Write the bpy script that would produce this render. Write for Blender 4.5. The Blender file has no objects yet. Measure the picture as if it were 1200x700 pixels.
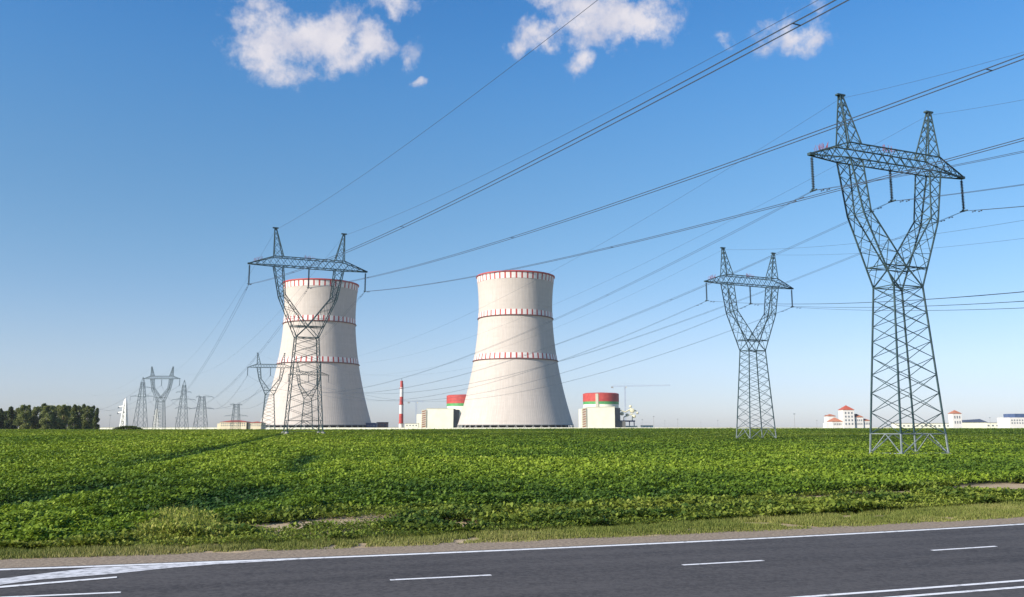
import bpy, math, random
import numpy as np

C = bpy.context.scene
COL = C.collection
R = math.radians
random.seed(7)
rng = np.random.default_rng(11)

# ------------------------------------------------------------------ camera
CAMH, PITCH = 3.0, 8.53
cam = bpy.data.cameras.new('camera')
cam.lens, cam.sensor_width = 30.0, 36.0
cam.clip_start, cam.clip_end = 0.1, 30000
camo = bpy.data.objects.new('camera', cam)
COL.objects.link(camo)
camo.location = (0, 0, CAMH)
camo.rotation_euler = (R(90 + PITCH), 0, 0)
C.camera = camo
_c, _s = math.cos(R(PITCH)), math.sin(R(PITCH))

# ------------------------------------------------------------------ sky, sun, exposure
SUN_EL, SUN_AZ = 26.0, 235.0          # azimuth clockwise from +Y (behind the camera, to the left)
w = bpy.data.worlds.new('World')
C.world = w
w.use_nodes = True
nt = w.node_tree
for n in list(nt.nodes):
    nt.nodes.remove(n)
def N(kind, **kw):
    n = nt.nodes.new(kind)
    for k, v in kw.items():
        setattr(n, k, v)
    return n
def L(a, b):
    nt.links.new(a, b)
sky = N('ShaderNodeTexSky', sky_type='NISHITA')
sky.sun_disc = False
sky.sun_elevation = R(SUN_EL)
sky.sun_rotation = R(SUN_AZ)
sky.altitude = 150
sky.air_density = 1.0
sky.dust_density = 0.35
sky.ozone_density = 2.2
SKY_STRENGTH = 0.083
hs = N('ShaderNodeHueSaturation')
hs.inputs['Saturation'].default_value = 1.27
L(sky.outputs[0], hs.inputs['Color'])
bg = N('ShaderNodeBackground')
bg.inputs['Strength'].default_value = SKY_STRENGTH * 1.4
wb = N('ShaderNodeMix', data_type='RGBA', blend_type='MULTIPLY')
wb.clamp_result = False
wb.inputs[0].default_value = 1.0
L(hs.outputs[0], wb.inputs[6])
L(wb.outputs[2], bg.inputs['Color'])
# cumulus clouds placed by true direction (azimuth, elevation)
tc = N('ShaderNodeTexCoord')
sep = N('ShaderNodeSeparateXYZ')
L(tc.outputs['Generated'], sep.inputs[0])
def M(op, a, b=None, c=None):
    n = N('ShaderNodeMath', operation=op)
    for i, v in enumerate((a, b, c)):
        if v is None:
            continue
        if isinstance(v, (int, float)):
            n.inputs[i].default_value = v
        else:
            L(v, n.inputs[i])
    return n.outputs[0]
az = M('ARCTAN2', sep.outputs[0], sep.outputs[1])
el = M('ARCSINE', sep.outputs[2])
airr = N('ShaderNodeValToRGB')            # colour of the air column by elevation: paler and greyer low down
airr.color_ramp.interpolation = 'B_SPLINE'
STOPS = [(0, (.64, .76, 1.36)), (.12, (.88, .83, 1.02)), (.22, (1.03, .92, 1.03)), (.37, (1.12, 1.04, 1.03)), (.57, (1.22, 1.18, 1.14)), (.78, (1.14, 1.30, 1.36)), (1.0, (.84, 1.20, 1.40))]
while len(airr.color_ramp.elements) < len(STOPS): airr.color_ramp.elements.new(.5)
for e_, (p_, c_) in zip(airr.color_ramp.elements, STOPS):
    e_.position = p_; e_.color = (c_[0] / 1.4, c_[1] / 1.4, c_[2] / 1.4, 1)
L(M('DIVIDE', el, R(30)), airr.inputs[0]); L(airr.outputs[0], wb.inputs[7])
comb = N('ShaderNodeCombineXYZ')
L(az, comb.inputs[0]); L(el, comb.inputs[1])
warp = N('ShaderNodeTexNoise'); warp.inputs['Scale'].default_value = 22; warp.inputs['Detail'].default_value = 5
L(comb.outputs[0], warp.inputs['Vector'])
wsub = N('ShaderNodeVectorMath', operation='SUBTRACT'); L(warp.outputs['Color'], wsub.inputs[0]); wsub.inputs[1].default_value = (.5, .5, .5)
wsc = N('ShaderNodeVectorMath', operation='SCALE'); L(wsub.outputs[0], wsc.inputs[0]); wsc.inputs['Scale'].default_value = 0.06
wadd = N('ShaderNodeVectorMath', operation='ADD'); L(comb.outputs[0], wadd.inputs[0]); L(wsc.outputs[0], wadd.inputs[1])
def direction(u, v):
    x, y = (u - 600) / 1000, (350 - v) / 1000
    d = (x, _c - y * _s, _s + y * _c)
    l = math.sqrt(sum(k * k for k in d))
    return math.atan2(d[0], d[1]), math.asin(d[2] / l)
BLOBS = [(322, 52, 56, 40, 1.0), (372, 46, 62, 36, 1.0), (425, 50, 36, 24, .95), (298, 6, 22, 16, .75),
         (458, 8, 38, 14, .78), (481, 66, 17, 20, .74), (497, 101, 12, 5, .7), (345, 14, 30, 12, .6),
         (700, 20, 62, 34, 1.0), (628, 46, 32, 18, .9), (680, 74, 18, 16, .85), (758, 22, 42, 26, .95), (640, 4, 34, 14, .7),
         (932, 40, 44, 20, .80), (849, 48, 14, 9, .66), (965, 14, 16, 12, .6), (588, 52, 14, 6, .5)]
acc = None
for (u, v, ru, rv, amp) in BLOBS:
    a0, e0 = direction(u, v)
    k = 1 / 1000 / 1.05
    s1 = N('ShaderNodeVectorMath', operation='SUBTRACT'); L(wadd.outputs[0], s1.inputs[0]); s1.inputs[1].default_value = (a0, e0, 0)
    s2 = N('ShaderNodeVectorMath', operation='MULTIPLY'); L(s1.outputs[0], s2.inputs[0]); s2.inputs[1].default_value = (1 / (ru * k * 1.38), 1 / (rv * k * 1.38), 0)
    s3 = N('ShaderNodeVectorMath', operation='LENGTH'); L(s2.outputs[0], s3.inputs[0])
    m = N('ShaderNodeMapRange', interpolation_type='SMOOTHSTEP')
    L(s3.outputs['Value'], m.inputs[0])
    m.inputs[1].default_value = 0.0; m.inputs[2].default_value = 1.55; m.inputs[3].default_value = amp; m.inputs[4].default_value = 0
    acc = m.outputs[0] if acc is None else M('MAXIMUM', acc, m.outputs[0])
fine = N('ShaderNodeTexNoise'); fine.inputs['Scale'].default_value = 40; fine.inputs['Detail'].default_value = 9; fine.inputs['Roughness'].default_value = .66
L(comb.outputs[0], fine.inputs['Vector'])
dens = M('ADD', acc, M('MULTIPLY', M('SUBTRACT', fine.outputs[0], .5), 1.45))
cm = N('ShaderNodeMapRange', interpolation_type='SMOOTHSTEP'); L(dens, cm.inputs[0])
cm.inputs[1].default_value = .34; cm.inputs[2].default_value = 1.02; cm.inputs[4].default_value = .92
mask = M('MULTIPLY', cm.outputs[0], M('GREATER_THAN', acc, .002))
ramp = N('ShaderNodeValToRGB')
ramp.color_ramp.elements[0].position = .35; ramp.color_ramp.elements[0].color = (.60, .62, .76, 1)
ramp.color_ramp.elements[1].position = .62; ramp.color_ramp.elements[1].color = (.90, .86, .90, 1)
shade = N('ShaderNodeTexNoise'); shade.inputs['Scale'].default_value = 26; shade.inputs['Detail'].default_value = 6
sh_off = N('ShaderNodeVectorMath', operation='ADD'); L(comb.outputs[0], sh_off.inputs[0]); sh_off.inputs[1].default_value = (3.1, 1.7, .4)
L(sh_off.outputs[0], shade.inputs['Vector'])
L(M('ADD', M('MULTIPLY', shade.outputs[0], .7), M('MULTIPLY', acc, .22)), ramp.inputs[0])
bgc = N('ShaderNodeBackground'); L(ramp.outputs[0], bgc.inputs['Color']); bgc.inputs['Strength'].default_value = 0.56
mix = N('ShaderNodeMixShader'); L(mask, mix.inputs[0]); L(bg.outputs[0], mix.inputs[1]); L(bgc.outputs[0], mix.inputs[2])
wo = N('ShaderNodeOutputWorld'); L(mix.outputs[0], wo.inputs['Surface'])

sun = bpy.data.lights.new('sun', 'SUN')
sun.energy = 4.4
sun.angle = R(0.5)
sun.color = (1.0, 0.915, 0.81)
suno = bpy.data.objects.new('sun', sun)
COL.objects.link(suno)
suno.location = (-60, -60, 80)
# lamp looks down -Z: turn it so that light arrives from azimuth SUN_AZ
suno.rotation_euler = (R(90 - SUN_EL), 0, R(180 - SUN_AZ))
vs = C.view_settings
C.display_settings.display_device = 'sRGB'
vs.view_transform = 'Standard'
vs.look = 'None'
vs.exposure = 0.75
vs.gamma = 1.0
vs.use_curve_mapping = False
C.cycles.use_denoising = True
C.cycles.max_bounces = 6
C.cycles.diffuse_bounces = 3
C.cycles.transparent_max_bounces = 8
C.cycles.volume_bounces = 0

# ------------------------------------------------------------------ materials
def mat(name, col, rough=.8, metal=0, noise=None, bump=None, spec=.3):
    """noise = (scale, detail, colour2, lo, hi); bump = (scale, strength, distance)"""
    m = bpy.data.materials.new(name)
    m.use_nodes = True
    t = m.node_tree
    b = t.nodes['Principled BSDF']
    b.inputs['Base Color'].default_value = (*col, 1)
    b.inputs['Roughness'].default_value = rough
    b.inputs['Metallic'].default_value = metal
    b.inputs['Specular IOR Level'].default_value = spec
    co = t.nodes.new('ShaderNodeTexCoord')
    if noise:
        sc, de, c2, lo, hi = noise
        n = t.nodes.new('ShaderNodeTexNoise')
        n.inputs['Scale'].default_value = sc
        n.inputs['Detail'].default_value = de
        n.inputs['Roughness'].default_value = .62
        t.links.new(co.outputs['Object'], n.inputs['Vector'])
        r = t.nodes.new('ShaderNodeValToRGB')
        r.color_ramp.elements[0].position = lo; r.color_ramp.elements[0].color = (*col, 1)
        r.color_ramp.elements[1].position = hi; r.color_ramp.elements[1].color = (*c2, 1)
        t.links.new(n.outputs[0], r.inputs[0])
        t.links.new(r.outputs[0], b.inputs['Base Color'])
    if bump:
        n = t.nodes.new('ShaderNodeTexNoise')
        n.inputs['Scale'].default_value = bump[0]
        n.inputs['Detail'].default_value = 4
        t.links.new(co.outputs['Object'], n.inputs['Vector'])
        bp = t.nodes.new('ShaderNodeBump')
        bp.inputs['Strength'].default_value = bump[1]
        bp.inputs['Distance'].default_value = bump[2]
        t.links.new(n.outputs[0], bp.inputs['Height'])
        t.links.new(bp.outputs[0], b.inputs['Normal'])
    return m

MT = {}
MT['steel'] = mat('galvanised_steel', (.024, .052, .060), .6, 0, (.9, 5, (.060, .098, .104), .35, .7))
MT['steel_brightened'] = mat('brightened_steel', (.15, .185, .19), .5, .1, (2, 3, (.26, .29, .30), .3, .7))  # paler copy of the pylon steel, apparent brightness near the ground painted in
MT['steel_white'] = mat('sunlit_white_steel', (.72, .72, .66), .6, 0, (1, 3, (.8, .8, .76), .3, .7))  # steel whitened, sunlight on the far masts put into the colour
MT['wire'] = mat('aluminium_conductor', (.06, .08, .11), .6, .2)
MT['insul'] = mat('glazed_insulator', (.045, .07, .09), .3, 0)
MT['red_spike'] = mat('faded_red_plastic', (.26, .09, .12), .6)
MT['footing'] = mat('footing_concrete', (.20, .20, .18), .9, 0, (6, 4, (.32, .31, .28), .3, .7))
MT['paint_red'] = mat('signal_red_paint', (.34, .04, .035), .6, 0, (.25, 4, (.48, .08, .06), .3, .75))
MT['paint_white'] = mat('white_paint', (.60, .58, .54), .6, 0, (.3, 4, (.70, .68, .64), .3, .7))
MT['dark'] = mat('recess_shade', (.03, .03, .035), .9)
MT['grey'] = mat('grey_concrete', (.22, .22, .21), .85, 0, (.3, 4, (.32, .32, .30), .3, .7))
MT['cream'] = mat('cream_cladding', (.52, .50, .38), .7, 0, (.12, 4, (.62, .60, .47), .3, .7))
MT['cream_white'] = mat('pale_cladding', (.72, .71, .56), .7, 0, (.1, 4, (.80, .79, .65), .3, .7))
MT['yellow'] = mat('yellowish_render', (.62, .54, .36), .8, 0, (.2, 4, (.70, .63, .46), .3, .7))
MT['red_roof'] = mat('red_roof_sheet', (.36, .07, .045), .6, 0, (.4, 4, (.46, .12, .07), .3, .7))
MT['orange_roof'] = mat('terracotta_roof_sheet', (.36, .13, .07), .6, 0, (.4, 4, (.46, .20, .12), .3, .7))
MT['green_paint'] = mat('green_paint', (.05, .24, .07), .5, 0, (.3, 4, (.09, .33, .10), .3, .7))
MT['brown'] = mat('reddish_brown_cladding', (.28, .14, .12), .8, 0, (.2, 4, (.38, .22, .19), .3, .7))
MT['navy'] = mat('dark_blue_panel', (.03, .05, .13), .5)
MT['blue'] = mat('blue_roof_sheet', (.05, .08, .17), .5, 0, (.2, 3, (.08, .12, .22), .3, .7))
MT['gallery'] = mat('gallery_steel', (.16, .06, .055), .7)
MT['grey_shaded'] = mat('shaded_grey_cladding', (.10, .10, .095), .85, 0, (.2, 3, (.15, .15, .14), .3, .7))  # grey darkened for the shaded right flank of the reactor buildings
MT['stripe'] = mat('reddish_stripe_paint', (.26, .07, .035), .7)
MT['glass'] = mat('window_glass', (.16, .18, .20), .15, 0, None, None, .6)
MT['bark'] = mat('bark', (.10, .075, .05), .95, 0, (3, 4, (.18, .14, .10), .3, .7))
MT['yellow_steel'] = mat('cream_machinery', (.60, .56, .36), .6, 0, (.4, 4, (.7, .68, .5), .3, .7))
MT['dark_roof'] = mat('dark_slate_roof', (.08, .09, .12), .6)

def shell_material():
    m = bpy.data.materials.new('ribbed_shell_concrete'); m.use_nodes = True
    t = m.node_tree; b = t.nodes['Principled BSDF']; b.inputs['Roughness'].default_value = .85
    b.inputs['Specular IOR Level'].default_value = .2
    def nn(k, **kw):
        n = t.nodes.new(k)
        for a, v in kw.items(): setattr(n, a, v)
        return n
    co = nn('ShaderNodeTexCoord'); sp = nn('ShaderNodeSeparateXYZ'); t.links.new(co.outputs['Object'], sp.inputs[0])
    def mm(op, a, b_=None):
        n = nn('ShaderNodeMath', operation=op)
        for i, v in enumerate((a, b_)):
            if v is None: continue
            if isinstance(v, (int, float)): n.inputs[i].default_value = v
            else: t.links.new(v, n.inputs[i])
        return n.outputs[0]
    ang = mm('ARCTAN2', sp.outputs[0], sp.outputs[1])
    # streaks: noise stretched vertically, on angle and height
    cb = nn('ShaderNodeCombineXYZ'); t.links.new(mm('MULTIPLY', ang, 22), cb.inputs[0]); t.links.new(mm('MULTIPLY', sp.outputs[2], .03), cb.inputs[1])
    n1 = nn('ShaderNodeTexNoise'); n1.inputs['Scale'].default_value = 1.6; n1.inputs['Detail'].default_value = 6; n1.inputs['Roughness'].default_value = .7
    t.links.new(cb.outputs[0], n1.inputs['Vector'])
    # lift rings and formwork patches: voronoi-like cells of 6 m x 1.5 m
    fl = mm('FLOOR', mm('MULTIPLY', sp.outputs[2], .55)); fa = mm('FLOOR', mm('MULTIPLY', ang, 14))
    cb2 = nn('ShaderNodeCombineXYZ'); t.links.new(fl, cb2.inputs[0]); t.links.new(fa, cb2.inputs[1])
    wn = nn('ShaderNodeTexWhiteNoise', noise_dimensions='2D'); t.links.new(cb2.outputs[0], wn.inputs['Vector'])
    wn2 = nn('ShaderNodeTexWhiteNoise', noise_dimensions='1D'); t.links.new(fl, wn2.inputs['W'])
    v = mm('ADD', mm('MULTIPLY', n1.outputs[0], 1.15), mm('ADD', mm('MULTIPLY', wn.outputs[0], .10), mm('MULTIPLY', wn2.outputs[0], .10)))
    rp = nn('ShaderNodeValToRGB')
    rp.color_ramp.elements[0].position = .42; rp.color_ramp.elements[0].color = (.43, .385, .340, 1)
    rp.color_ramp.elements[1].position = .92; rp.color_ramp.elements[1].color = (.53, .480, .430, 1)
    t.links.new(v, rp.inputs[0])
    # vertical formwork ribs
    rib = mm('SINE', mm('MULTIPLY', ang, 170))
    ribm = mm('MULTIPLY', mm('GREATER_THAN', rib, .72), .10)
    mx = nn('ShaderNodeMix', data_type='RGBA'); t.links.new(ribm, mx.inputs[0]); t.links.new(rp.outputs[0], mx.inputs[6]); mx.inputs[7].default_value = (.25, .22, .20, 1)
    t.links.new(mx.outputs[2], b.inputs['Base Color'])
    bp = nn('ShaderNodeBump'); bp.inputs['Strength'].default_value = .3; bp.inputs['Distance'].default_value = .10
    t.links.new(rib, bp.inputs['Height']); t.links.new(bp.outputs[0], b.inputs['Normal'])
    return m
MT['shell'] = shell_material()

def leaf_material(name, stops, translucent=.28, rough=.6, spec=.2):
    m = bpy.data.materials.new(name); m.use_nodes = True
    t = m.node_tree; b = t.nodes['Principled BSDF']; b.inputs['Roughness'].default_value = rough
    b.inputs['Specular IOR Level'].default_value = spec
    at = t.nodes.new('ShaderNodeAttribute'); at.attribute_name = 'tint'
    r = t.nodes.new('ShaderNodeValToRGB')
    cr = r.color_ramp
    while len(cr.elements) < len(stops): cr.elements.new(.5)
    for e, (p, col) in zip(cr.elements, stops):
        e.position = p; e.color = (*col, 1)
    t.links.new(at.outputs['Fac'], r.inputs[0]); t.links.new(r.outputs[0], b.inputs['Base Color'])
    tr = t.nodes.new('ShaderNodeBsdfTranslucent'); t.links.new(r.outputs[0], tr.inputs['Color'])
    mx = t.nodes.new('ShaderNodeMixShader'); mx.inputs[0].default_value = translucent
    out = t.nodes['Material Output']
    t.links.new(b.outputs[0], mx.inputs[1]); t.links.new(tr.outputs[0], mx.inputs[2]); t.links.new(mx.outputs[0], out.inputs['Surface'])
    return m
MT['crop'] = leaf_material('crop_leaf', [(0, (.026, .068, .012)), (.4, (.125, .200, .018)), (.75, (.255, .340, .028)), (1, (.40, .45, .08))])
MT['weed'] = leaf_material('weed_leaf', [(0, (.040, .085, .014)), (.5, (.21, .26, .035)), (1, (.38, .36, .09))])
MT['grass'] = leaf_material('grass_blade', [(0, (.09, .13, .022)), (.5, (.20, .22, .05)), (1, (.38, .33, .14))], .2, .7)
MT['crown'] = leaf_material('tree_leaf', [(0, (.034, .058, .020)), (.5, (.15, .185, .055)), (1, (.34, .36, .12))], .2, .6, .2)

# ------------------------------------------------------------------ mesh helpers
def tag(o, label=None, cat=None, group=None, kind=None):
    if label: o['label'] = label
    if cat: o['category'] = cat
    if group: o['group'] = group
    if kind: o['kind'] = kind
    return o

def mesh_obj(name, V, F, mats, parent=None, midx=None, smooth=False):
    me = bpy.data.meshes.new(name)
    me.from_pydata([tuple(map(float, v)) for v in V], [], [tuple(f) for f in F])
    for m in (mats if isinstance(mats, (list, tuple)) else [mats]):
        me.materials.append(m)
    if midx is not None:
        me.polygons.foreach_set('material_index', midx)
    if smooth:
        me.polygons.foreach_set('use_smooth', [True] * len(me.polygons))
    me.update()
    o = bpy.data.objects.new(name, me)
    COL.objects.link(o)
    if parent: o.parent = parent
    return o

class MB:
    def __init__(s): s.V, s.F, s.I = [], [], []
    def quad(s, pts, mi=0):
        b = len(s.V); s.V += [tuple(p) for p in pts]; s.F.append(tuple(range(b, b + len(pts)))); s.I.append(mi)
    def box(s, x0, x1, y0, y1, z0, z1, mi=0):
        b = len(s.V)
        s.V += [(x, y, z) for z in (z0, z1) for x, y in ((x0, y0), (x1, y0), (x1, y1), (x0, y1))]
        for f in ((3, 2, 1, 0), (4, 5, 6, 7), (0, 1, 5, 4), (1, 2, 6, 5), (2, 3, 7, 6), (3, 0, 4, 7)):
            s.F.append(tuple(b + i for i in f)); s.I.append(mi)
    def beam(s, p, q, wd, mi=0, wd2=None):
        p, q = np.array(p, float), np.array(q, float)
        d = q - p; l = np.linalg.norm(d)
        if l < 1e-6: return
        d /= l
        up = np.array((0, 0, 1.)) if abs(d[2]) < .9 else np.array((1., 0, 0))
        a = np.cross(d, up); a /= np.linalg.norm(a); c = np.cross(d, a)
        b = len(s.V)
        for e, ww in ((p, wd), (q, wd2 or wd)):
            for i, j in ((-1, -1), (1, -1), (1, 1), (-1, 1)):
                s.V.append(tuple(e + a * i * ww / 2 + c * j * ww / 2))
        for f in ((0, 1, 2, 3), (7, 6, 5, 4), (0, 4, 5, 1), (1, 5, 6, 2), (2, 6, 7, 3), (3, 7, 4, 0)):
            s.F.append(tuple(b + i for i in f)); s.I.append(mi)
    def tube(s, pts, rad, n=8, mi=0, cap=True):
        """rad: list of radii along pts"""
        pts = [np.array(p, float) for p in pts]
        if not isinstance(rad, (list, tuple)): rad = [rad] * len(pts)
        b = len(s.V)
        for i, p in enumerate(pts):
            d = pts[min(i + 1, len(pts) - 1)] - pts[max(i - 1, 0)]; d /= max(np.linalg.norm(d), 1e-9)
            up = np.array((0, 0, 1.)) if abs(d[2]) < .9 else np.array((1., 0, 0))
            a = np.cross(d, up); a /= np.linalg.norm(a); c = np.cross(d, a)
            for k in range(n):
                t = 2 * math.pi * k / n
                s.V.append(tuple(p + rad[i] * (a * math.cos(t) + c * math.sin(t))))
        for i in range(len(pts) - 1):
            for k in range(n):
                s.F.append((b + i * n + k, b + i * n + (k + 1) % n, b + (i + 1) * n + (k + 1) % n, b + (i + 1) * n + k)); s.I.append(mi)
        if cap:
            s.F.append(tuple(b + k for k in range(n))[::-1]); s.I.append(mi)
            s.F.append(tuple(b + (len(pts) - 1) * n + k for k in range(n))); s.I.append(mi)
    def lathe(s, prof, n=64, mi=0, cx=0, cy=0, smooth=True):
        b = len(s.V)
        for (r, z) in prof:
            for k in range(n):
                t = 2 * math.pi * k / n
                s.V.append((cx + r * math.cos(t), cy + r * math.sin(t), z))
        for i in range(len(prof) - 1):
            for k in range(n):
                s.F.append((b + i * n + k, b + i * n + (k + 1) % n, b + (i + 1) * n + (k + 1) % n, b + (i + 1) * n + k)); s.I.append(mi)
    def build(s, name, mats, parent=None, smooth=False):
        return mesh_obj(name, s.V, s.F, mats, parent, s.I if isinstance(mats, (list, tuple)) and len(mats) > 1 else None, smooth)

def empty(name, loc, rz, label, cat, group=None):
    o = bpy.data.objects.new(name, None); COL.objects.link(o)
    o.location = loc; o.rotation_euler = (0, 0, rz)
    o.empty_display_size = .5
    return tag(o, label, cat, group)

def copy_tree(o, parent=None):
    c = o.copy(); COL.objects.link(c)
    c.parent = parent
    for ch in list(o.children):
        copy_tree(ch, c)
    return c

# value noise ----------------------------------------------------------------
_tab = rng.random((256, 256))
def vnoise(x, y, sc):
    x = np.asarray(x, float) / sc; y = np.asarray(y, float) / sc
    xi = np.floor(x).astype(int); yi = np.floor(y).astype(int)
    fx = x - xi; fy = y - yi
    fx = fx * fx * (3 - 2 * fx); fy = fy * fy * (3 - 2 * fy)
    a = _tab[xi % 256, yi % 256]; b = _tab[(xi + 1) % 256, yi % 256]
    c = _tab[xi % 256, (yi + 1) % 256]; d = _tab[(xi + 1) % 256, (yi + 1) % 256]
    return (a * (1 - fx) + b * fx) * (1 - fy) + (c * (1 - fx) + d * fx) * fy

# terrain --------------------------------------------------------------------
def sstep(t):
    t = np.clip(t, 0, 1); return t * t * (3 - 2 * t)
def terrain(x, y):
    x = np.asarray(x, float); y = np.asarray(y, float)
    u = np.clip((x + 40) / 80, 0, 1)
    y0 = 20 + 40 * u; y1 = 190 + 140 * u
    rise = sstep((y - y0) / (y1 - y0))
    fall = 1 - sstep((y - (y1 + 25)) / 320)
    return 1.92 * rise * fall
def tz(x, y): return float(terrain(x, y))

# the road frame: s runs along the far edge line, t towards the camera
A0 = np.array((-10.866, 18.762)); DS = np.array((.95526, .29578)); DT = np.array((.29578, -.95526))
def off(s):
    s = np.asarray(s, float)
    sc = np.clip(s, -12, 40)
    v = .5 - .5 * ((sc - 12.5) / 13.5) ** 2
    slope = -(sc - 12.5) / 13.5 ** 2
    return v + slope * (s - sc)
def ST(s, t, z=0.0):
    p = A0 + DS * s + DT * (t + float(off(s))); return (p[0], p[1], z)
def toST(x, y):
    dx = np.asarray(x) - A0[0]; dy = np.asarray(y) - A0[1]
    s = dx * DS[0] + dy * DS[1]; t = dx * DT[0] + dy * DT[1]
    return s, t - off(s)
def gpix(u, v, z=0.0):
    x, y = (u - 600) / 1000, (350 - v) / 1000
    d = np.array((x, _c - y * _s, _s + y * _c)); k = (z - CAMH) / d[2]
    return d[:2] * k

SB = [-30, -.8, 1.1, 4, 8.2, 12.7, 17.6, 23.5, 31.5, 47.6, 80]
CROP = [-3.2, -2.9, -3.4, -8.3, -10.8, -10.0, -9.4, -10.0, -11.3, -13.0, -18]
def crop_front(s): return np.interp(s, SB, CROP)
def grass_top(s): return np.interp(s, [-30, -.8, 5.2, 12.4, 21.9, 36, 80], [-2.9, -2.7, -2.9, -3.7, -4.5, -5.6, -8])
def gravel_far(s): return -1.5 + .0 * np.asarray(s)

# ------------------------------------------------------------------ ground sheet
def build_ground():
    def axis(lo, hi, fine_lo, fine_hi, step, grow):
        a = list(np.arange(fine_lo, fine_hi + 1e-6, step))
        d = step; x = a[-1]
        while x < hi: d *= grow; x += d; a.append(min(x, hi))
        d = step; x = a[0]
        while x > lo: d *= grow; x -= d; a.insert(0, max(x, lo))
        return np.array(a)
    X = axis(-3400, 3400, -60, 90, 1.5, 1.12); Y = axis(-60, 3400, 5, 90, 1.5, 1.06)
    gx, gy = np.meshgrid(X, Y)
    gz = terrain(gx, gy)
    s, t = toST(gx, gy)
    gz = gz - np.where((t > -1.3), .03, 0)
    gz = gz + np.where(t < -2.2, (vnoise(gx, gy, 2.2) - .5) * .06, 0)
    V = np.stack([gx.ravel(), gy.ravel(), gz.ravel()], 1)
    nx = len(X)
    idx = np.arange(len(V)).reshape(gx.shape)
    F = np.stack([idx[:-1, :-1], idx[:-1, 1:], idx[1:, 1:], idx[1:, :-1]], -1).reshape(-1, 4)
    me = bpy.data.meshes.new('ground')
    me.vertices.add(len(V)); me.vertices.foreach_set('co', V.ravel())
    me.loops.add(F.size); me.loops.foreach_set('vertex_index', F.ravel())
    me.polygons.add(len(F)); me.polygons.foreach_set('loop_start', np.arange(0, F.size, 4)); me.polygons.foreach_set('use_smooth', np.ones(len(F), bool))
    me.update(calc_edges=True)
    far = sstep((gy - 190) / 120).ravel() * (1 - sstep((gy - 420) / 200).ravel())
    dry = sstep((gy - 470) / 200).ravel()
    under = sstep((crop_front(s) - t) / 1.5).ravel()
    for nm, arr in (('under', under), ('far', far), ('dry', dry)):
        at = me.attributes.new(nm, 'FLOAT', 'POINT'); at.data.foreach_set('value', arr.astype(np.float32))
    m = bpy.data.materials.new('soil'); m.use_nodes = True
    t_ = m.node_tree; b = t_.nodes['Principled BSDF']; b.inputs['Roughness'].default_value = .95; b.inputs['Specular IOR Level'].default_value = .1
    co = t_.nodes.new('ShaderNodeTexCoord')
    n1 = t_.nodes.new('ShaderNodeTexNoise'); n1.inputs['Scale'].default_value = 1.4; n1.inputs['Detail'].default_value = 9; n1.inputs['Roughness'].default_value = .7
    t_.links.new(co.outputs['Object'], n1.inputs['Vector'])
    def ramp_(c1, c2, p1=.3, p2=.72):
        r = t_.nodes.new('ShaderNodeValToRGB'); r.color_ramp.elements[0].position = p1; r.color_ramp.elements[0].color = (*c1, 1)
        r.color_ramp.elements[1].position = p2; r.color_ramp.elements[1].color = (*c2, 1); t_.links.new(n1.outputs[0], r.inputs[0]); return r.outputs[0]
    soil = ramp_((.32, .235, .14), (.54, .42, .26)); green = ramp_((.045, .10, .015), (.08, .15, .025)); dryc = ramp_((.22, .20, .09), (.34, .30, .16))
    darks = ramp_((.020, .026, .012), (.055, .055, .026))  # ground under the crop darkened, shade in the furrows put into the colour
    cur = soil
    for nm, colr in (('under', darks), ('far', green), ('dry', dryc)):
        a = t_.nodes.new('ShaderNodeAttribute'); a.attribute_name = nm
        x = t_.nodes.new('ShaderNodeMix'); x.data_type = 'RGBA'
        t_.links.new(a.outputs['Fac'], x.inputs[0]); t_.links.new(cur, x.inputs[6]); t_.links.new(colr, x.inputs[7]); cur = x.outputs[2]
    t_.links.new(cur, b.inputs['Base Color'])
    bp = t_.nodes.new('ShaderNodeBump'); bp.inputs['Strength'].default_value = .8; bp.inputs['Distance'].default_value = .08
    t_.links.new(n1.outputs[0], bp.inputs['Height']); t_.links.new(bp.outputs[0], b.inputs['Normal'])
    me.materials.append(m)
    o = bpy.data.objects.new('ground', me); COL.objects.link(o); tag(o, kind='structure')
build_ground()

# ------------------------------------------------------------------ road, shoulder, markings
def strip(name, srange, t0f, t1f, z, m, step=.5, nt=1):
    V, F = [], []
    ss = np.arange(srange[0], srange[1] + 1e-6, step)
    for s in ss:
        for j in range(nt + 1):
            k = j / nt
            V.append(ST(s, t0f(s) * (1 - k) + t1f(s) * k, z(s, k) if callable(z) else z))
    n = nt + 1
    for i in range(len(ss) - 1):
        for j in range(nt):
            F.append((i * n + j, i * n + j + 1, (i + 1) * n + j + 1, (i + 1) * n + j))
    return tag(mesh_obj(name, V, F, m), kind='structure')

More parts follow.
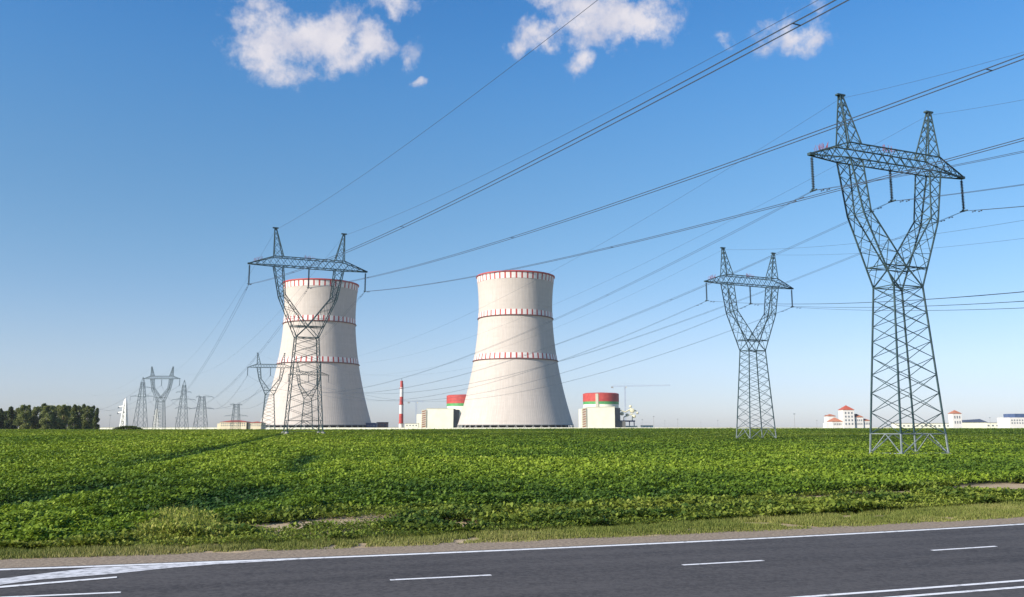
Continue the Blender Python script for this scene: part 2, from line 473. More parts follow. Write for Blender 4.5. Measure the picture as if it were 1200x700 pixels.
def asphalt():
    m = bpy.data.materials.new('asphalt'); m.use_nodes = True
    t = m.node_tree; b = t.nodes['Principled BSDF']; b.inputs['Roughness'].default_value = .85; b.inputs['Specular IOR Level'].default_value = .25
    def nn(k, **kw):
        n = t.nodes.new(k)
        for a, v in kw.items(): setattr(n, a, v)
        return n
    co = nn('ShaderNodeTexCoord')
    mp = nn('ShaderNodeMapping'); mp.inputs['Rotation'].default_value = (0, 0, -R(17.2)); t.links.new(co.outputs['Object'], mp.inputs[0])
    big = nn('ShaderNodeTexNoise'); big.inputs['Scale'].default_value = .35; big.inputs['Detail'].default_value = 6
    st = nn('ShaderNodeMapping'); st.inputs['Scale'].default_value = (.05, 1.0, 1); t.links.new(mp.outputs[0], st.inputs[0])
    t.links.new(mp.outputs[0], big.inputs['Vector'])
    track = nn('ShaderNodeTexNoise'); track.inputs['Scale'].default_value = 1.1; track.inputs['Detail'].default_value = 4; t.links.new(st.outputs[0], track.inputs['Vector'])
    fine = nn('ShaderNodeTexNoise'); fine.inputs['Scale'].default_value = 6; fine.inputs['Detail'].default_value = 8; fine.inputs['Roughness'].default_value = .9; t.links.new(co.outputs['Object'], fine.inputs['Vector'])
    agg = nn('ShaderNodeTexVoronoi'); agg.inputs['Scale'].default_value = 14; t.links.new(co.outputs['Object'], agg.inputs['Vector'])
    def mm(op, a, b_):
        n = nn('ShaderNodeMath', operation=op)
        for i, v in enumerate((a, b_)):
            if isinstance(v, (int, float)): n.inputs[i].default_value = v
            else: t.links.new(v, n.inputs[i])
        return n.outputs[0]
    sp = nn('ShaderNodeSeparateColor'); t.links.new(agg.outputs['Color'], sp.inputs[0])
    v = mm('ADD', mm('MULTIPLY', big.outputs[0], .20), mm('ADD', mm('MULTIPLY', track.outputs[0], .55), mm('ADD', mm('MULTIPLY', fine.outputs[0], .80), mm('MULTIPLY', sp.outputs[0], .22))))
    r = nn('ShaderNodeValToRGB'); r.color_ramp.elements[0].position = .60; r.color_ramp.elements[0].color = (.024, .021, .021, 1)
    r.color_ramp.elements[1].position = 1.0; r.color_ramp.elements[1].color = (.092, .083, .077, 1)
    t.links.new(v, r.inputs[0]); t.links.new(r.outputs[0], b.inputs['Base Color'])
    bp = nn('ShaderNodeBump'); bp.inputs['Strength'].default_value = .5; bp.inputs['Distance'].default_value = .01
    t.links.new(fine.outputs[0], bp.inputs['Height']); t.links.new(bp.outputs[0], b.inputs['Normal'])
    return m
MT['asphalt'] = asphalt()
MT['gravel'] = mat('gravel', (.15, .11, .075), .95, 0, (11, 8, (.40, .315, .22), .32, .68), (30, .8, .02))
MT['mark'] = mat('road_paint', (.40, .39, .38), .75, 0, (5, 9, (.80, .79, .77), .33, .46))
MT['mark_worn'] = mat('worn_road_paint', (.30, .295, .29), .8, 0, (5, 9, (.66, .65, .645), .34, .56))
strip('road', (-60, 130), lambda s: -.22, lambda s: 15.0, .004, MT['asphalt'], 1.0, 6)
strip('road_shoulder', (-60, 130), lambda s: -1.62 + .16 * math.sin(s * 1.7) + .1 * math.sin(s * 4.1 + 1), lambda s: -.224, 0.0, MT['gravel'], .25, 2)
strip('near_shoulder', (-60, 130), lambda s: 15.004, lambda s: 17.2, 0.0, MT['gravel'], 1, 2)
strip('edge_line', (-60, 130), lambda s: -.10, lambda s: .10, .008, MT['mark'])
for (a, b) in [(-13.0, -10.9), (-6.2, -4.1), (.75, 2.80), (7.7, 9.76), (14.1, 16.16), (21.0, 23.1), (27.8, 29.9), (34.6, 36.7)]:
    strip('lane_dash', (a, b), lambda s: 3.24, lambda s: 3.36, .008, MT['mark'], (b - a) / 3)
strip('centre_line', (-60, 130), lambda s: 7.04, lambda s: 7.17, .008, MT['mark'])
strip('centre_line', (-60, 130), lambda s: 7.56, lambda s: 7.69, .008, MT['mark'])
# tapering merge marking at the left
top = [gpix(u, v) for u, v in ((-60, 685.5), (0, 679), (66, 671), (110, 666), (150, 664.4), (230, 661.0), (300, 657.7))]
bot = [gpix(u, v) for u, v in ((-60, 696), (0, 686.0), (45, 680.2), (135, 673.0), (200, 666.2), (250, 662.2), (350, 656.6))]
V = [(p[0], p[1], .012) for p in top] + [(p[0], p[1], .012) for p in bot]
tag(mesh_obj('merge_marking', V, [(i, i + 1, 8 + i, 7 + i) for i in range(6)], MT['mark_worn']), kind='structure')
q = [gpix(u, v) for u, v in ((-60, 693), (0, 688.0), (137, 676.6), (137, 678.1), (0, 690.0), (-60, 696))]
tag(mesh_obj('merge_marking', [(p[0], p[1], .016) for p in q], [(0, 1, 4, 5), (1, 2, 3, 4)], MT['mark']), kind='structure')

# ------------------------------------------------------------------ leaves
def leaf_mesh(name, P, azim, tilt, ln, wd, tint, material, label=None, kind='stuff', parent=None, blade=False):
    n = len(P)
    ct, st_ = np.cos(tilt), np.sin(tilt)
    d = np.stack([np.cos(azim) * ct, np.sin(azim) * ct, st_], 1)
    side = np.stack([-np.sin(azim), np.cos(azim), np.zeros(n)], 1)
    ln = ln[:, None]; wd = wd[:, None]
    if blade:
        b = np.stack([P - side * wd / 2, P + side * wd / 2, P + d * ln], 1)
        k = 3
    else:
        up = np.array((0, 0, 1.))[None]
        r_ = P + d * ln * .5 + side * wd / 2 + up * wd * .18
        l_ = P + d * ln * .5 - side * wd / 2 + up * wd * .18
        tip = P + d * ln - up * ln * .12
        b = np.stack([P, r_, tip, l_], 1); k = 4
    me = bpy.data.meshes.new(name)
    me.vertices.add(n * k); me.vertices.foreach_set('co', b.reshape(-1).astype(np.float32))
    me.loops.add(n * k); me.loops.foreach_set('vertex_index', np.arange(n * k, dtype=np.int32))
    me.polygons.add(n); me.polygons.foreach_set('loop_start', np.arange(0, n * k, k, dtype=np.int32))
    me.update(calc_edges=True)
    at = me.attributes.new('tint', 'FLOAT', 'POINT'); at.data.foreach_set('value', np.repeat(tint, k).astype(np.float32))
    me.materials.append(material)
    o = bpy.data.objects.new(name, me); COL.objects.link(o)
    if parent: o.parent = parent
    if kind: tag(o, label, kind=kind)
    return o

def wedge_points(n, y_lo, y_hi, spread=.70, power=0.0, pad=4):
    """points over the part of the field in view, size growing with distance: density ~ y**-(2-..)"""
    u = rng.random(n)
    if power == 0: y = y_lo * (y_hi / y_lo) ** u          # per-screen-size constant: density*y ~ 1/y
    else:
        a = power; y = (y_lo ** a + u * (y_hi ** a - y_lo ** a)) ** (1 / a)
    x = (rng.random(n) * 2 - 1) * (y * spread + pad)
    return x, y

def tracks(x, y):
    """furrows left by tractor wheels; each a polyline on the ground"""
    d = np.full(len(x), 99.)
    for a, b in TRACKS:
        a = np.array(a); b = np.array(b); v = b - a; L2 = v @ v
        t = np.clip(((x - a[0]) * v[0] + (y - a[1]) * v[1]) / L2, 0, 1)
        wob = (vnoise(x, y, 3.5) - .5) * .9
        d = np.minimum(d, np.hypot(x - a[0] - t * v[0] + wob, y - a[1] - t * v[1]))
    return d
def gz_(u, v, z): return tuple(gpix(u, v, z))
TRACKS = [(gz_(-30, 583, .6), gz_(135, 551, .9)), (gz_(150, 596, .4), gz_(306, 554, .9)), (gz_(135, 531, 1.3), gz_(330, 507, 2.0)),
          (gz_(205, 592, .5), gz_(330, 556, .9)), (gz_(335, 524, 1.8), gz_(365, 512, 2.1)), (gz_(130, 520, 1.8), gz_(250, 511, 2.0))]

def bare_soil(x, y, s, t):
    bare = np.zeros(len(x))
    for (u, v, ru, rv, am) in [(340, 616, 50, 4.2, 1), (400, 611, 55, 3.8, 1), (445, 609, 28, 4, 1), (537, 615, 24, 5, 1), (1190, 571, 60, 7, 1), (1080, 577, 90, 3.4, .95), (985, 582, 60, 2.6, .85), (700, 612, 30, 2, .4), (860, 596, 50, 1.5, .4)]:
        c = gpix(u, v, .05); e = gpix(u + ru, v - ru * .044, .05); f = gpix(u, v - rv, .05)
        cs, ct = toST(*c); es, _ = toST(*e); _, ft = toST(*f)
        bare = np.maximum(bare, am * np.exp(-(((s - cs) / (es - cs)) ** 2 + ((t - ct) / (ft - ct + 1e-6)) ** 2) ** 1.5))
    return bare

def crop():
    n = 1100000
    x1, y1 = wedge_points(n, 17, 130)
    x2, y2 = wedge_points(420000, 110, 420, .72)
    x = np.concatenate([x1, x2]); y = np.concatenate([y1, y2])
    s, t = toST(x, y)
    edge = (vnoise(x, y, 1.7) - .5) * 1.6 + (vnoise(x + 50, y, .6) - .5) * .5
    inside = t < crop_front(s) + edge * np.where(s < 3, .35, 1)
    d = tracks(x, y)
    patch = vnoise(x, y, 5) * .6 + vnoise(x + 9, y + 4, 13) * .4
    keep = inside & ~((d < .6) & (rng.random(len(x)) < .6))
    keep &= ~(rng.random(len(x)) < bare_soil(x, y, s, t) * 1.5)
    # thin spots
    keep &= ~((vnoise(x + 31, y + 7, 2.6) > .86) & (rng.random(len(x)) < .7))
    x, y, s, t, d, patch = (a[keep] for a in (x, y, s, t, d, patch))
    n = len(x)
    sz = .122 * np.maximum(1, (y / 28)) ** .64
    # single plants: hummocks about 0.45 m across plus field-scale unevenness
    pl = vnoise(x, y, .75) * .75 + vnoise(x + 5, y + 3, .25) * .25
    farf = np.clip((y - 60) / 120, 0, 1)
    row = .5 + .5 * np.cos((x * .99 + y * .14 + vnoise(x, y, 9) * 1.2) * 2 * np.pi / 2.7)
    h = (.05 + .52 * pl ** 1.4 + .14 * patch + .05 * row) * (1 - .45 * farf)
    h *= 1 - .9 * np.exp(-(d / 1.35) ** 2)
    h *= np.clip((crop_front(s) - t + .5) / 1.1, .5, 1)
    lev = rng.random(n) ** .45
    z = terrain(x, y) + h * lev
    azim = np.where(rng.random(n) < .72, rng.normal(.61, 1.0, n), rng.random(n) * 6.283)   # leaves turn their faces to the sun
    tilt = rng.normal(.42, .38, n) * (1 - .65 * farf)
    ln = sz * rng.uniform(.7, 1.45, n); wd = ln * rng.uniform(.5, .8, n)
    bigp = vnoise(x + 90, y + 60, 24); mid = vnoise(x + 11, y + 80, 7)
    tint = .40 + .28 * (rng.random(n) - .5) + .34 * (mid - .5) + .40 * (bigp - .5) + .10 * (pl - .5)
    tint += .30 * (rng.random(n) > .93) + .10 * (row - .5) + .13 * farf
    tint -= .10 * np.exp(-((x + 6) / 9) ** 2 - ((y - 36) / 9) ** 2)
    tint += .16 * np.exp(-((x + 30) / 18) ** 2 - ((y - 62) / 24) ** 2) - .55 * np.exp(-(d / 1.0) ** 2)  # minus term darkens leaves along the furrows, their shadow put into the tint
    P = np.stack([x, y, z], 1)
    leaf_mesh('crop_field', P, azim, tilt, ln, wd, np.clip(tint, 0, 1), MT['crop'], 'dense green leafy crop covering the field')
crop()

def verge():
    # low yellowish weeds between crop and grass strip, with bare patches
    n = 420000
    s = rng.random(n) ** .8 * 78 - 14
    cf, gt = crop_front(s), grass_top(s)
    k = rng.random(n) * 1.14 - .07
    t = gt + (cf - gt) * k
    P0 = A0[None] + DS[None] * s[:, None] + DT[None] * (t + off(s))[:, None]
    x, y = P0[:, 0], P0[:, 1]
    bare = bare_soil(x, y, s, t)
    pn = vnoise(x, y, 1.1) * .5 + vnoise(x + 20, y, .35) * .5
    keep = rng.random(n) > bare * 1.9 + .55 * (pn < .33)
    keep &= rng.random(n) < np.clip(1.25 - .25 * (cf - gt) / -5, .6, 1)
    x, y, s, t, k, pn = (a[keep] for a in (x, y, s, t, k, pn)); n = len(x)
    sz = .075 * np.maximum(1, y / 24) ** .8
    h = .05 + .20 * pn
    z = terrain(x, y) + h * rng.random(n) ** .6
    ln = sz * rng.uniform(.6, 1.6, n)
    vol = vnoise(x + 33, y + 12, 1.5)
    ln *= 1 + .7 * (vol > .5); z += .12 * np.clip((vol - .45) * 4, 0, 1) * rng.random(n)
    tint = .42 + .45 * (rng.random(n) - .5) + .35 * (vnoise(x, y + 70, 3) - .5) - .22 * np.clip((vol - .50) * 5, 0, 1)
    leaf_mesh('roadside_weeds', np.stack([x, y, z], 1), rng.random(n) * 6.283, rng.normal(.4, .4, n), ln, ln * rng.uniform(.35, .7, n), np.clip(tint, 0, 1), MT['weed'], 'low yellowish weeds between the crop and the grass strip')
    # grass strip
    n = 300000
    s = rng.random(n) ** .8 * 78 - 14
    a = -1.45; gt = grass_top(s) - .5
    t = a + (gt - a) * rng.random(n)
    t += (vnoise(s, t * 0, .8) - .5) * .35
    P0 = A0[None] + DS[None] * s[:, None] + DT[None] * (t + off(s))[:, None]
    x, y = P0[:, 0], P0[:, 1]
    tuft = vnoise(x, y, .35) * .6 + vnoise(x, y, 1.3) * .4
    keep = (tuft > .30) & (rng.random(n) < np.clip((-1.35 - t) / .5 + .15, 0.1, 1))
    x, y, t, tuft = x[keep], y[keep], t[keep], tuft[keep]; n = len(x)
    h = (.05 + .16 * tuft) * rng.uniform(.5, 1.15, n) * np.clip((-1.2 - t) / .8, .4, 1)
    tint = .40 + .55 * (rng.random(n) - .5) + .5 * (vnoise(x, y + 30, 2.0) - .5) + .15 * np.exp(-((t + 1.7) / .5) ** 2)
    leaf_mesh('grass_strip', np.stack([x, y, terrain(x, y)], 1), rng.random(n) * 6.283, rng.normal(1.15, .25, n), h, .016 * np.maximum(1, y / 20) * rng.uniform(.7, 1.5, n), np.clip(tint, 0, 1), MT['grass'], 'short olive and straw coloured grass along the gravel shoulder', blade=True)
    # grass behind the near shoulder, where the viewer stands
    n = 40000
    s = rng.random(n) * 50 - 15; t = 17 + rng.random(n) * 10
    P0 = A0[None] + DS[None] * s[:, None] + DT[None] * (t + off(s))[:, None]
    leaf_mesh('near_grass', np.column_stack([P0, np.zeros(n) - .03]), rng.random(n) * 6.283, rng.normal(1.1, .25, n), rng.uniform(.08, .25, n), np.full(n, .02), rng.random(n), MT['grass'], 'grass on the near side of the road', blade=True)
    # tall stalks growing out of the weeds, left of the middle
    n = 1500
    px = rng.normal(205, 34, n); px = np.clip(px, 140, 285)
    pv = rng.uniform(612, 634, n)
    g = np.array([gpix(a, b) for a, b in zip(px, pv)])
    hh = rng.uniform(.3, .75, n) * np.exp(-((px - 210) / 70) ** 2)
    az_ = rng.random(n) * 6.283
    n2 = 9000
    px2 = np.clip(rng.normal(205, 36, n2), 135, 290); pv2 = rng.uniform(611, 636, n2)
    g2 = np.array([gpix(a, b) for a, b in zip(px2, pv2)])
    z2 = rng.random(n2) ** .8 * .42 * np.exp(-((px2 - 208) / 60) ** 2)
    l2 = rng.uniform(.06, .15, n2)
    leaf_mesh('leafy_weeds', np.column_stack([g2, terrain(g2[:, 0], g2[:, 1]) + z2]), rng.random(n2) * 6.283, rng.normal(.7, .5, n2), l2, l2 * .5, np.clip(rng.normal(.62, .2, n2), 0, 1), MT['weed'], 'leafy yellow green weeds at the foot of the tall stalks')
    leaf_mesh('tall_weeds', np.column_stack([g, terrain(g[:, 0], g[:, 1])]), az_, rng.normal(1.25, .25, n), hh, np.full(n, .022), rng.uniform(.35, 1, n), MT['weed'], 'tall pale yellow green weeds standing out of the verge', blade=True)
verge()

# ------------------------------------------------------------------ pylons
STEEL = MT['steel']
def brace_face(mb, a0, a1, b0, b1, n, wd, cross=True, ratio=1.0):
    """lattice between line a0-a1 and line b0-b1"""
    a0, a1, b0, b1 = (np.array(v, float) for v in (a0, a1, b0, b1))
    ks = [0]
    step = 1.0
    for i in range(n): ks.append(ks[-1] + step); step *= ratio
    ks = np.array(ks) / ks[-1]
    for i in range(n):
        pa, qa = a0 + (a1 - a0) * ks[i], a0 + (a1 - a0) * ks[i + 1]
        pb, qb = b0 + (b1 - b0) * ks[i], b0 + (b1 - b0) * ks[i + 1]
        if cross:
            mb.beam(pa, qb, wd); mb.beam(pb, qa, wd)
        elif i % 2: mb.beam(pa, qb, wd)
        else: mb.beam(pb, qa, wd)

ZB, ZR, ZK, ZA, ZT, ZP = 16.9, 18.9, 24.0, 29.5, 31.1, 36.3
def double_lattice(mb, a0, a1, b0, b1, n, wd):
    a0, a1, b0, b1 = (np.array(v, float) for v in (a0, a1, b0, b1))
    ks = np.array([0] + list(np.cumsum(.93 ** np.arange(n)))); ks /= ks[-1]
    A = [a0 + (a1 - a0) * k for k in ks]; B = [b0 + (b1 - b0) * k for k in ks]
    for i in range(n - 1):
        mb.beam(A[i], B[i + 2], wd); mb.beam(B[i], A[i + 2], wd)
    mb.beam(A[0], B[1], wd); mb.beam(B[0], A[1], wd); mb.beam(A[n - 1], B[n], wd); mb.beam(B[n - 1], A[n], wd)
def portal_pylon(loc, rz, label, group, k=1.0, spikes=True, base_mat=None):
    r = empty('transmission_pylon', loc, rz, label, 'pylon', group)
    LG, BR = .14 * k, .068 * k
    # concrete footings
    for sx in (-1, 1):
        for sy in (-1, 1):
            m = MB(); x, y = 3.1 * sx, 1.95 * sy
            m.lathe([(.0, -.6), (.42, -.6), (.42, .12), (.26, .40), (0, .40)], 8, 0, x, y)
            m.build('footing', MT['footing'], r)
    # base frame, same steel with its brightness against the field put into the colour
    m = MB()
    hx = lambda z: 3.1 + (1.95 - 3.1) * z / ZB
    hy = lambda z: 1.95 + (1.30 - 1.95) * z / ZB
    z1 = 2.3; x0_, y0_, x1_, y1_ = hx(.3), hy(.3), hx(z1), hy(z1)
    for sx in (-1, 1):
        for sy in (-1, 1): m.beam((x0_ * sx, y0_ * sy, .3), (x1_ * sx, y1_ * sy, z1), LG)
    for ax in (0, 1):
        for sg in (-1, 1):
            A_, B_ = (x0_, x1_) if ax == 0 else (y0_, y1_)
            def P(a, z): return (a, sg * hy(z), z) if ax == 0 else (sg * hx(z), a, z)
            m.beam(P(-B_, z1), P(B_, z1), BR * 1.1)
            m.beam(P(0, z1), P(-A_, .35), BR * 1.1); m.beam(P(0, z1), P(A_, .35), BR * 1.1)
            if sg == -1: m.beam(P(-A_, .45), P(A_, .45), BR)
    m.build('base_frame', base_mat or MT['steel_brightened'], r)
    # tapering body
    m = MB(); xa, ya_, xb, yb_ = x1_, y1_, hx(ZB), hy(ZB)
    cs = [(-1, -1), (1, -1), (1, 1), (-1, 1)]
    for sx, sy in cs: m.beam((xa * sx, ya_ * sy, z1), (xb * sx, yb_ * sy, ZB), LG)
    for i in range(4):
        a, b = cs[i], cs[(i + 1) % 4]
        brace_face(m, (xa * a[0], ya_ * a[1], z1), (xb * a[0], yb_ * a[1], ZB), (xa * b[0], ya_ * b[1], z1), (xb * b[0], yb_ * b[1], ZB), 9, BR * .8, True, .94)
        m.beam((xb * a[0], yb_ * a[1], ZB), (xb * b[0], yb_ * b[1], ZB), BR * 1.3)
    wB = 1.95
    # inner X plane at the waist
    m.beam((-wB, -1.3, ZB), (wB, 1.3, ZB), BR); m.beam((wB, -1.3, ZB), (-wB, 1.3, ZB), BR)
    m.build('lattice_body', STEEL, r)
    # the fork: two bent arms
    for sg in (-1, 1):
        m = MB()
        def Q(x, y, z): return (sg * x, y, z)
        for sy in (-1, 1):
            w_, o2, i2 = (1.30 * sy), (2.75, 1.22 * sy, ZR), (0.0, 1.22 * sy, ZR)
            ko, ki = (5.05, 1.08 * sy, ZK), (4.1, 1.08 * sy, ZK + .3)
            to, ti = (6.2, .9 * sy, ZA), (4.6, .9 * sy, ZA)
            waist = (1.95, w_, ZB); wopp = (-1.95, w_, ZB)
            m.beam(Q(*waist), Q(*ko), LG * .9); m.beam(Q(*ko), Q(*to), LG * .9)
            m.beam(Q(*wopp), Q(*i2), LG * .8); m.beam(Q(*i2), Q(*ki), LG * .8); m.beam(Q(*ki), Q(*ti), LG * .8)
            brace_face(m, Q(*waist), Q(*ko), Q(*i2), Q(*ki), 4, BR * .8, False)
            brace_face(m, Q(*i2), Q(*ki), Q(*waist), Q(*ko), 4, BR * .7, False)
            brace_face(m, Q(*ko), Q(*to), Q(*ki), Q(*ti), 4, BR * .8, True)
            m.beam(Q(*ko), Q(*ki), BR)
            m.beam(Q(2.75, 1.24 * sy, ZR), Q(0, 1.24 * sy, ZR), BR * 1.3)
        for (a, b, n) in (((1.95, 1.30, ZB), (5.05, 1.08, ZK), 5), ((5.05, 1.08, ZK), (6.2, .9, ZA), 4), ((0, 1.22, ZR), (4.1, 1.08, ZK + .3), 4), ((4.1, 1.08, ZK + .3), (4.6, .9, ZA), 4)):
            a2, b2 = (a[0], -a[1], a[2]), (b[0], -b[1], b[2])
            brace_face(m, Q(*a), Q(*b), Q(*a2), Q(*b2), n, BR * .75, n == 4)
            m.beam(Q(*b), Q(*b2), BR)
        m.build('fork_arm', STEEL, r)
    m = MB()
    for sy in (-1, 1): m.beam((sy * 2.72, -1.2, ZR), (sy * 2.72, 1.2, ZR), BR * 1.3)
    m.beam((-2.7, -1.2, ZR), (2.7, 1.2, ZR), BR); m.beam((2.7, -1.2, ZR), (-2.7, 1.2, ZR), BR)
    m.build('waist_ring', STEEL, r)
    # crossarm
    m = MB()
    xe, xi = 10.4, 6.2
    for sy in (-1, 1):
        m.beam((-xi, .9 * sy, ZA), (xi, .9 * sy, ZA), LG * .8); m.beam((-xi, .9 * sy, ZT), (xi, .9 * sy, ZT), LG * .8)
        brace_face(m, (-xi, .9 * sy, ZA), (xi, .9 * sy, ZA), (-xi, .9 * sy, ZT), (xi, .9 * sy, ZT), 10, BR * .8)
        for sx in (-1, 1):
            m.beam((xi * sx, .9 * sy, ZA), (xe * sx, .18 * sy, ZA), LG * .8); m.beam((xi * sx, .9 * sy, ZT), (xe * sx, .18 * sy, ZA + .15), LG * .8)
            brace_face(m, (xi * sx, .9 * sy, ZA), (xe * sx, .18 * sy, ZA), (xi * sx, .9 * sy, ZT), (xe * sx, .18 * sy, ZA + .15), 4, BR * .8)
    for z in (ZA, ZT):
        brace_face(m, (-xi, -.9, z), (xi, -.9, z), (-xi, .9, z), (xi, .9, z), 9, BR * .7)
        for sx in (-1, 1):
            ze = ZA if z == ZA else ZA + .15
            brace_face(m, (xi * sx, -.9, z), (xe * sx, -.18, ze), (xi * sx, .9, z), (xe * sx, .18, ze), 4, BR * .7)
    for sx in (-1, 1): m.box(xe * sx - .25, xe * sx + .25, -.22, .22, ZA - .06, ZA + .2)
    m.build('crossarm', STEEL, r)
    # earth-wire peaks
    for sg in (-1, 1):
        m = MB()
        bx = [(sg * 6.2, -.9), (sg * 4.6, -.9), (sg * 4.6, .9), (sg * 6.2, .9)]
        ap = [(sg * 6.28, -.13), (sg * 5.98, -.13), (sg * 5.98, .13), (sg * 6.28, .13)]
        for i in range(4):
            j = (i + 1) % 4
            m.beam((*bx[i], ZT), (*ap[i], ZP), LG * .75)
            brace_face(m, (*bx[i], ZT), (*ap[i], ZP), (*bx[j], ZT), (*ap[j], ZP), 5, BR * .75, True, .8)
        m.box(sg * 6.13 - .5, sg * 6.13 + .5, -.2, .2, ZP - .05, ZP + .12)
        m.beam((sg * 6.1, 0, ZP), (sg * 6.1, 0, ZP - .35), .12)
        m.build('peak', STEEL, r)
    # insulator strings
    for x in (-10.3, 0, 10.3):
        m = MB(); prof = [(0, ZA), (.03, ZA), (.03, ZA - .25)]
        z = ZA - .25
        while z > 26.15:
            prof += [(.07 * k, z), (.17 * k, z - .07), (.15 * k, z - .10), (.07 * k, z - .12)]; z -= .17
        prof += [(.03, 26.1), (.03, 25.95), (0, 25.95)]
        m.lathe(prof, 8, 0, x, 0)
        s_ = m.build('insulator_string', MT['insul'], r)
        c = MB(); c.beam((x, -.45, 25.88), (x, .45, 25.88), .14 * k); c.beam((x - .26, 0, 25.95), (x + .26, 0, 25.95), .10 * k)
        c.build('suspension_clamp', STEEL, s_)
    if spikes:
        for (a, b) in ((-9.7, -8.2), (-.9, .9)):
            m = MB(); rs = random.Random(int(a * 10))
            z0 = ZT if a > -2 else None
            for i in range(16):
                x = rs.uniform(a, b); y = rs.uniform(-.3, .3)
                z = ZT if z0 else ZA + .15 + (xe + x) / (xe - xi) * (ZT - ZA - .15)
                m.beam((x, y, z), (x + rs.uniform(-.2, .2), y + rs.uniform(-.2, .2), z + rs.uniform(.45, .75)), .03 * k)
            m.build('bird_spikes', MT['red_spike'] if z0 is None or True else STEEL, r)
    return r

GP = 'portal pylons of the power lines'
PA, PB, PC = (39.04, 85.2, 0.0), (-36.53, 151.1, 1.70), (45.78, 162.0, .35)
pA = portal_pylon(PA, R(23.03), 'tallest and nearest lattice pylon standing in the field at the right', GP)
pB = portal_pylon(PB, R(23.28), 'large lattice pylon standing in front of the left cooling tower', GP, 1.05, True, STEEL)
pC = portal_pylon(PC, R(24.4), 'lattice pylon in the field between the right cooling tower and the nearest pylon', GP, 1.05)
FARP = {}
proto = portal_pylon((0, 0, 0), 0, 'x', GP, 1.35, False)
for i, (key, x, y, yaw, lab) in enumerate([('A', -113, 400, 10, 'small distant pylon with its left half against sky beside the left cooling tower'),
                                  ('B', -198, 484, -2, 'distant fork shaped pylon between two mast pylons near the treeline'),
                                  ('C', -107, 450, 20, 'faint distant pylon seen through the legs of the big pylon by the cooling tower')]):
    o = proto if i == 0 else copy_tree(proto)
    o.location = (x, y, tz(x, y) * 1.0); o.rotation_euler = (0, 0, R(yaw)); o['label'] = lab
    FARP[key] = ((x, y, tz(x, y)), yaw)

# ------------------------------------------------------------------ conductors
ATT = {'L': (-10.3, 25.88), 'M': (0, 25.88), 'R': (10.3, 25.88), 'gL': (-6.1, 36.0), 'gR': (6.1, 36.0)}
def apt(P, yaw, k):
    ox, oz = ATT[k]; a = R(yaw)
    return np.array((P[0] + ox * math.cos(a), P[1] + ox * math.sin(a), P[2] + oz))
def span(Pa, ya, Pb, yb, k, sag, label, rad=.022, bundle=True):
    a, b = apt(Pa, ya, k), apt(Pb, yb, k)
    n = 56
    t = np.linspace(0, 1, n)
    pts = a[None] * (1 - t[:, None]) + b[None] * t[:, None]; pts[:, 2] -= 4 * sag * t * (1 - t)
    d = b - a; d[2] = 0; d /= np.linalg.norm(d); sd = np.array((-d[1], d[0], 0)) * .2
    if not bundle:
        m = MB(); m.tube(list(pts), rad, 5)
        return tag(m.build('earth_wire', MT['wire']), label, 'cable', 'overhead wires')
    r = empty('power_line', tuple(a), 0, label, 'cable', 'overhead wires')
    for sg in (-1, 1):
        m = MB(); q = pts + sd[None] * sg * np.minimum(1, .3 + 30 * np.minimum(t, 1 - t))[:, None] - a[None]
        m.tube(list(q), rad, 5); m.build('conductor', MT['wire'], r)
    Ltot = np.linalg.norm(b - a)
    for dd in np.arange(38, Ltot - 20, 46):
        j = dd / Ltot; p = a * (1 - j) + b * j; p[2] -= 4 * sag * j * (1 - j)
        m = MB(); m.beam(p - sd * 1.15 - a, p + sd * 1.1 - a, .035); m.build('spacer', MT['wire'], r)
    # dampers near the pylon
    for dd in (1.6, 2.6):
        j = dd / Ltot; p = a * (1 - j) + b * j; p[2] -= 4 * sag * j * (1 - j) + .12
        dv = (b - a) / Ltot * .25
        m = MB(); m.beam(p - dv - a, p + dv - a, .04); m.beam(p - dv - a, p - dv * .55 - a, .10); m.beam(p + dv * .55 - a, p + dv - a, .10)
        m.build('damper', MT['wire'], r)
    return r
SIDE = {'L': 'left', 'M': 'middle', 'R': 'right', 'gL': 'left', 'gR': 'right'}
def line(Pa, ya, Pb, yb, sc, sg, lab, rad=.022):
    for k in ('L', 'M', 'R'):
        span(Pa, ya, Pb, yb, k, sc, 'twin cable from the %s insulator of %s' % (SIDE[k], lab), rad)
    for k in ('gL', 'gR'):
        span(Pa, ya, Pb, yb, k, sg, 'thin wire from the %s peak of %s' % (SIDE[k], lab), rad * .7, False)
NA, NB, NC = 'the nearest pylon', 'the large left pylon', 'the middle pylon'
line(PA, 23.03, (69.7, -116.4, -7.8), 78.35, 8.36, 12.2, NA + ', going right', .020)
line(PA, 23.03, FARP['A'][0], FARP['A'][1], 13.4, 13.5, NA + ', going left', .019)
line(PB, 23.28, (105.1, -141.8, .25), 33.62, 9.55, 8.56, NB + ', climbing right', .026)
line(PB, 23.28, FARP['B'][0], FARP['B'][1], 17.0, 12.4, NB + ', falling left', .020)
line(PC, 24.4, (107.4, -70.6, -.55), .5, 10.5, 12.4, NC + ', going right', .026)
line(PC, 24.4, FARP['C'][0], FARP['C'][1], 14.0, 14.0, NC + ', going left', .020)
for key, T, lab in (('A', (-262, 760, 0), 'the small pylon beside the tower'), ('B', (-420, 830, 0), 'the distant fork shaped pylon')):
    line(FARP[key][0], FARP[key][1], T, 0, 11, 9, lab, .026)

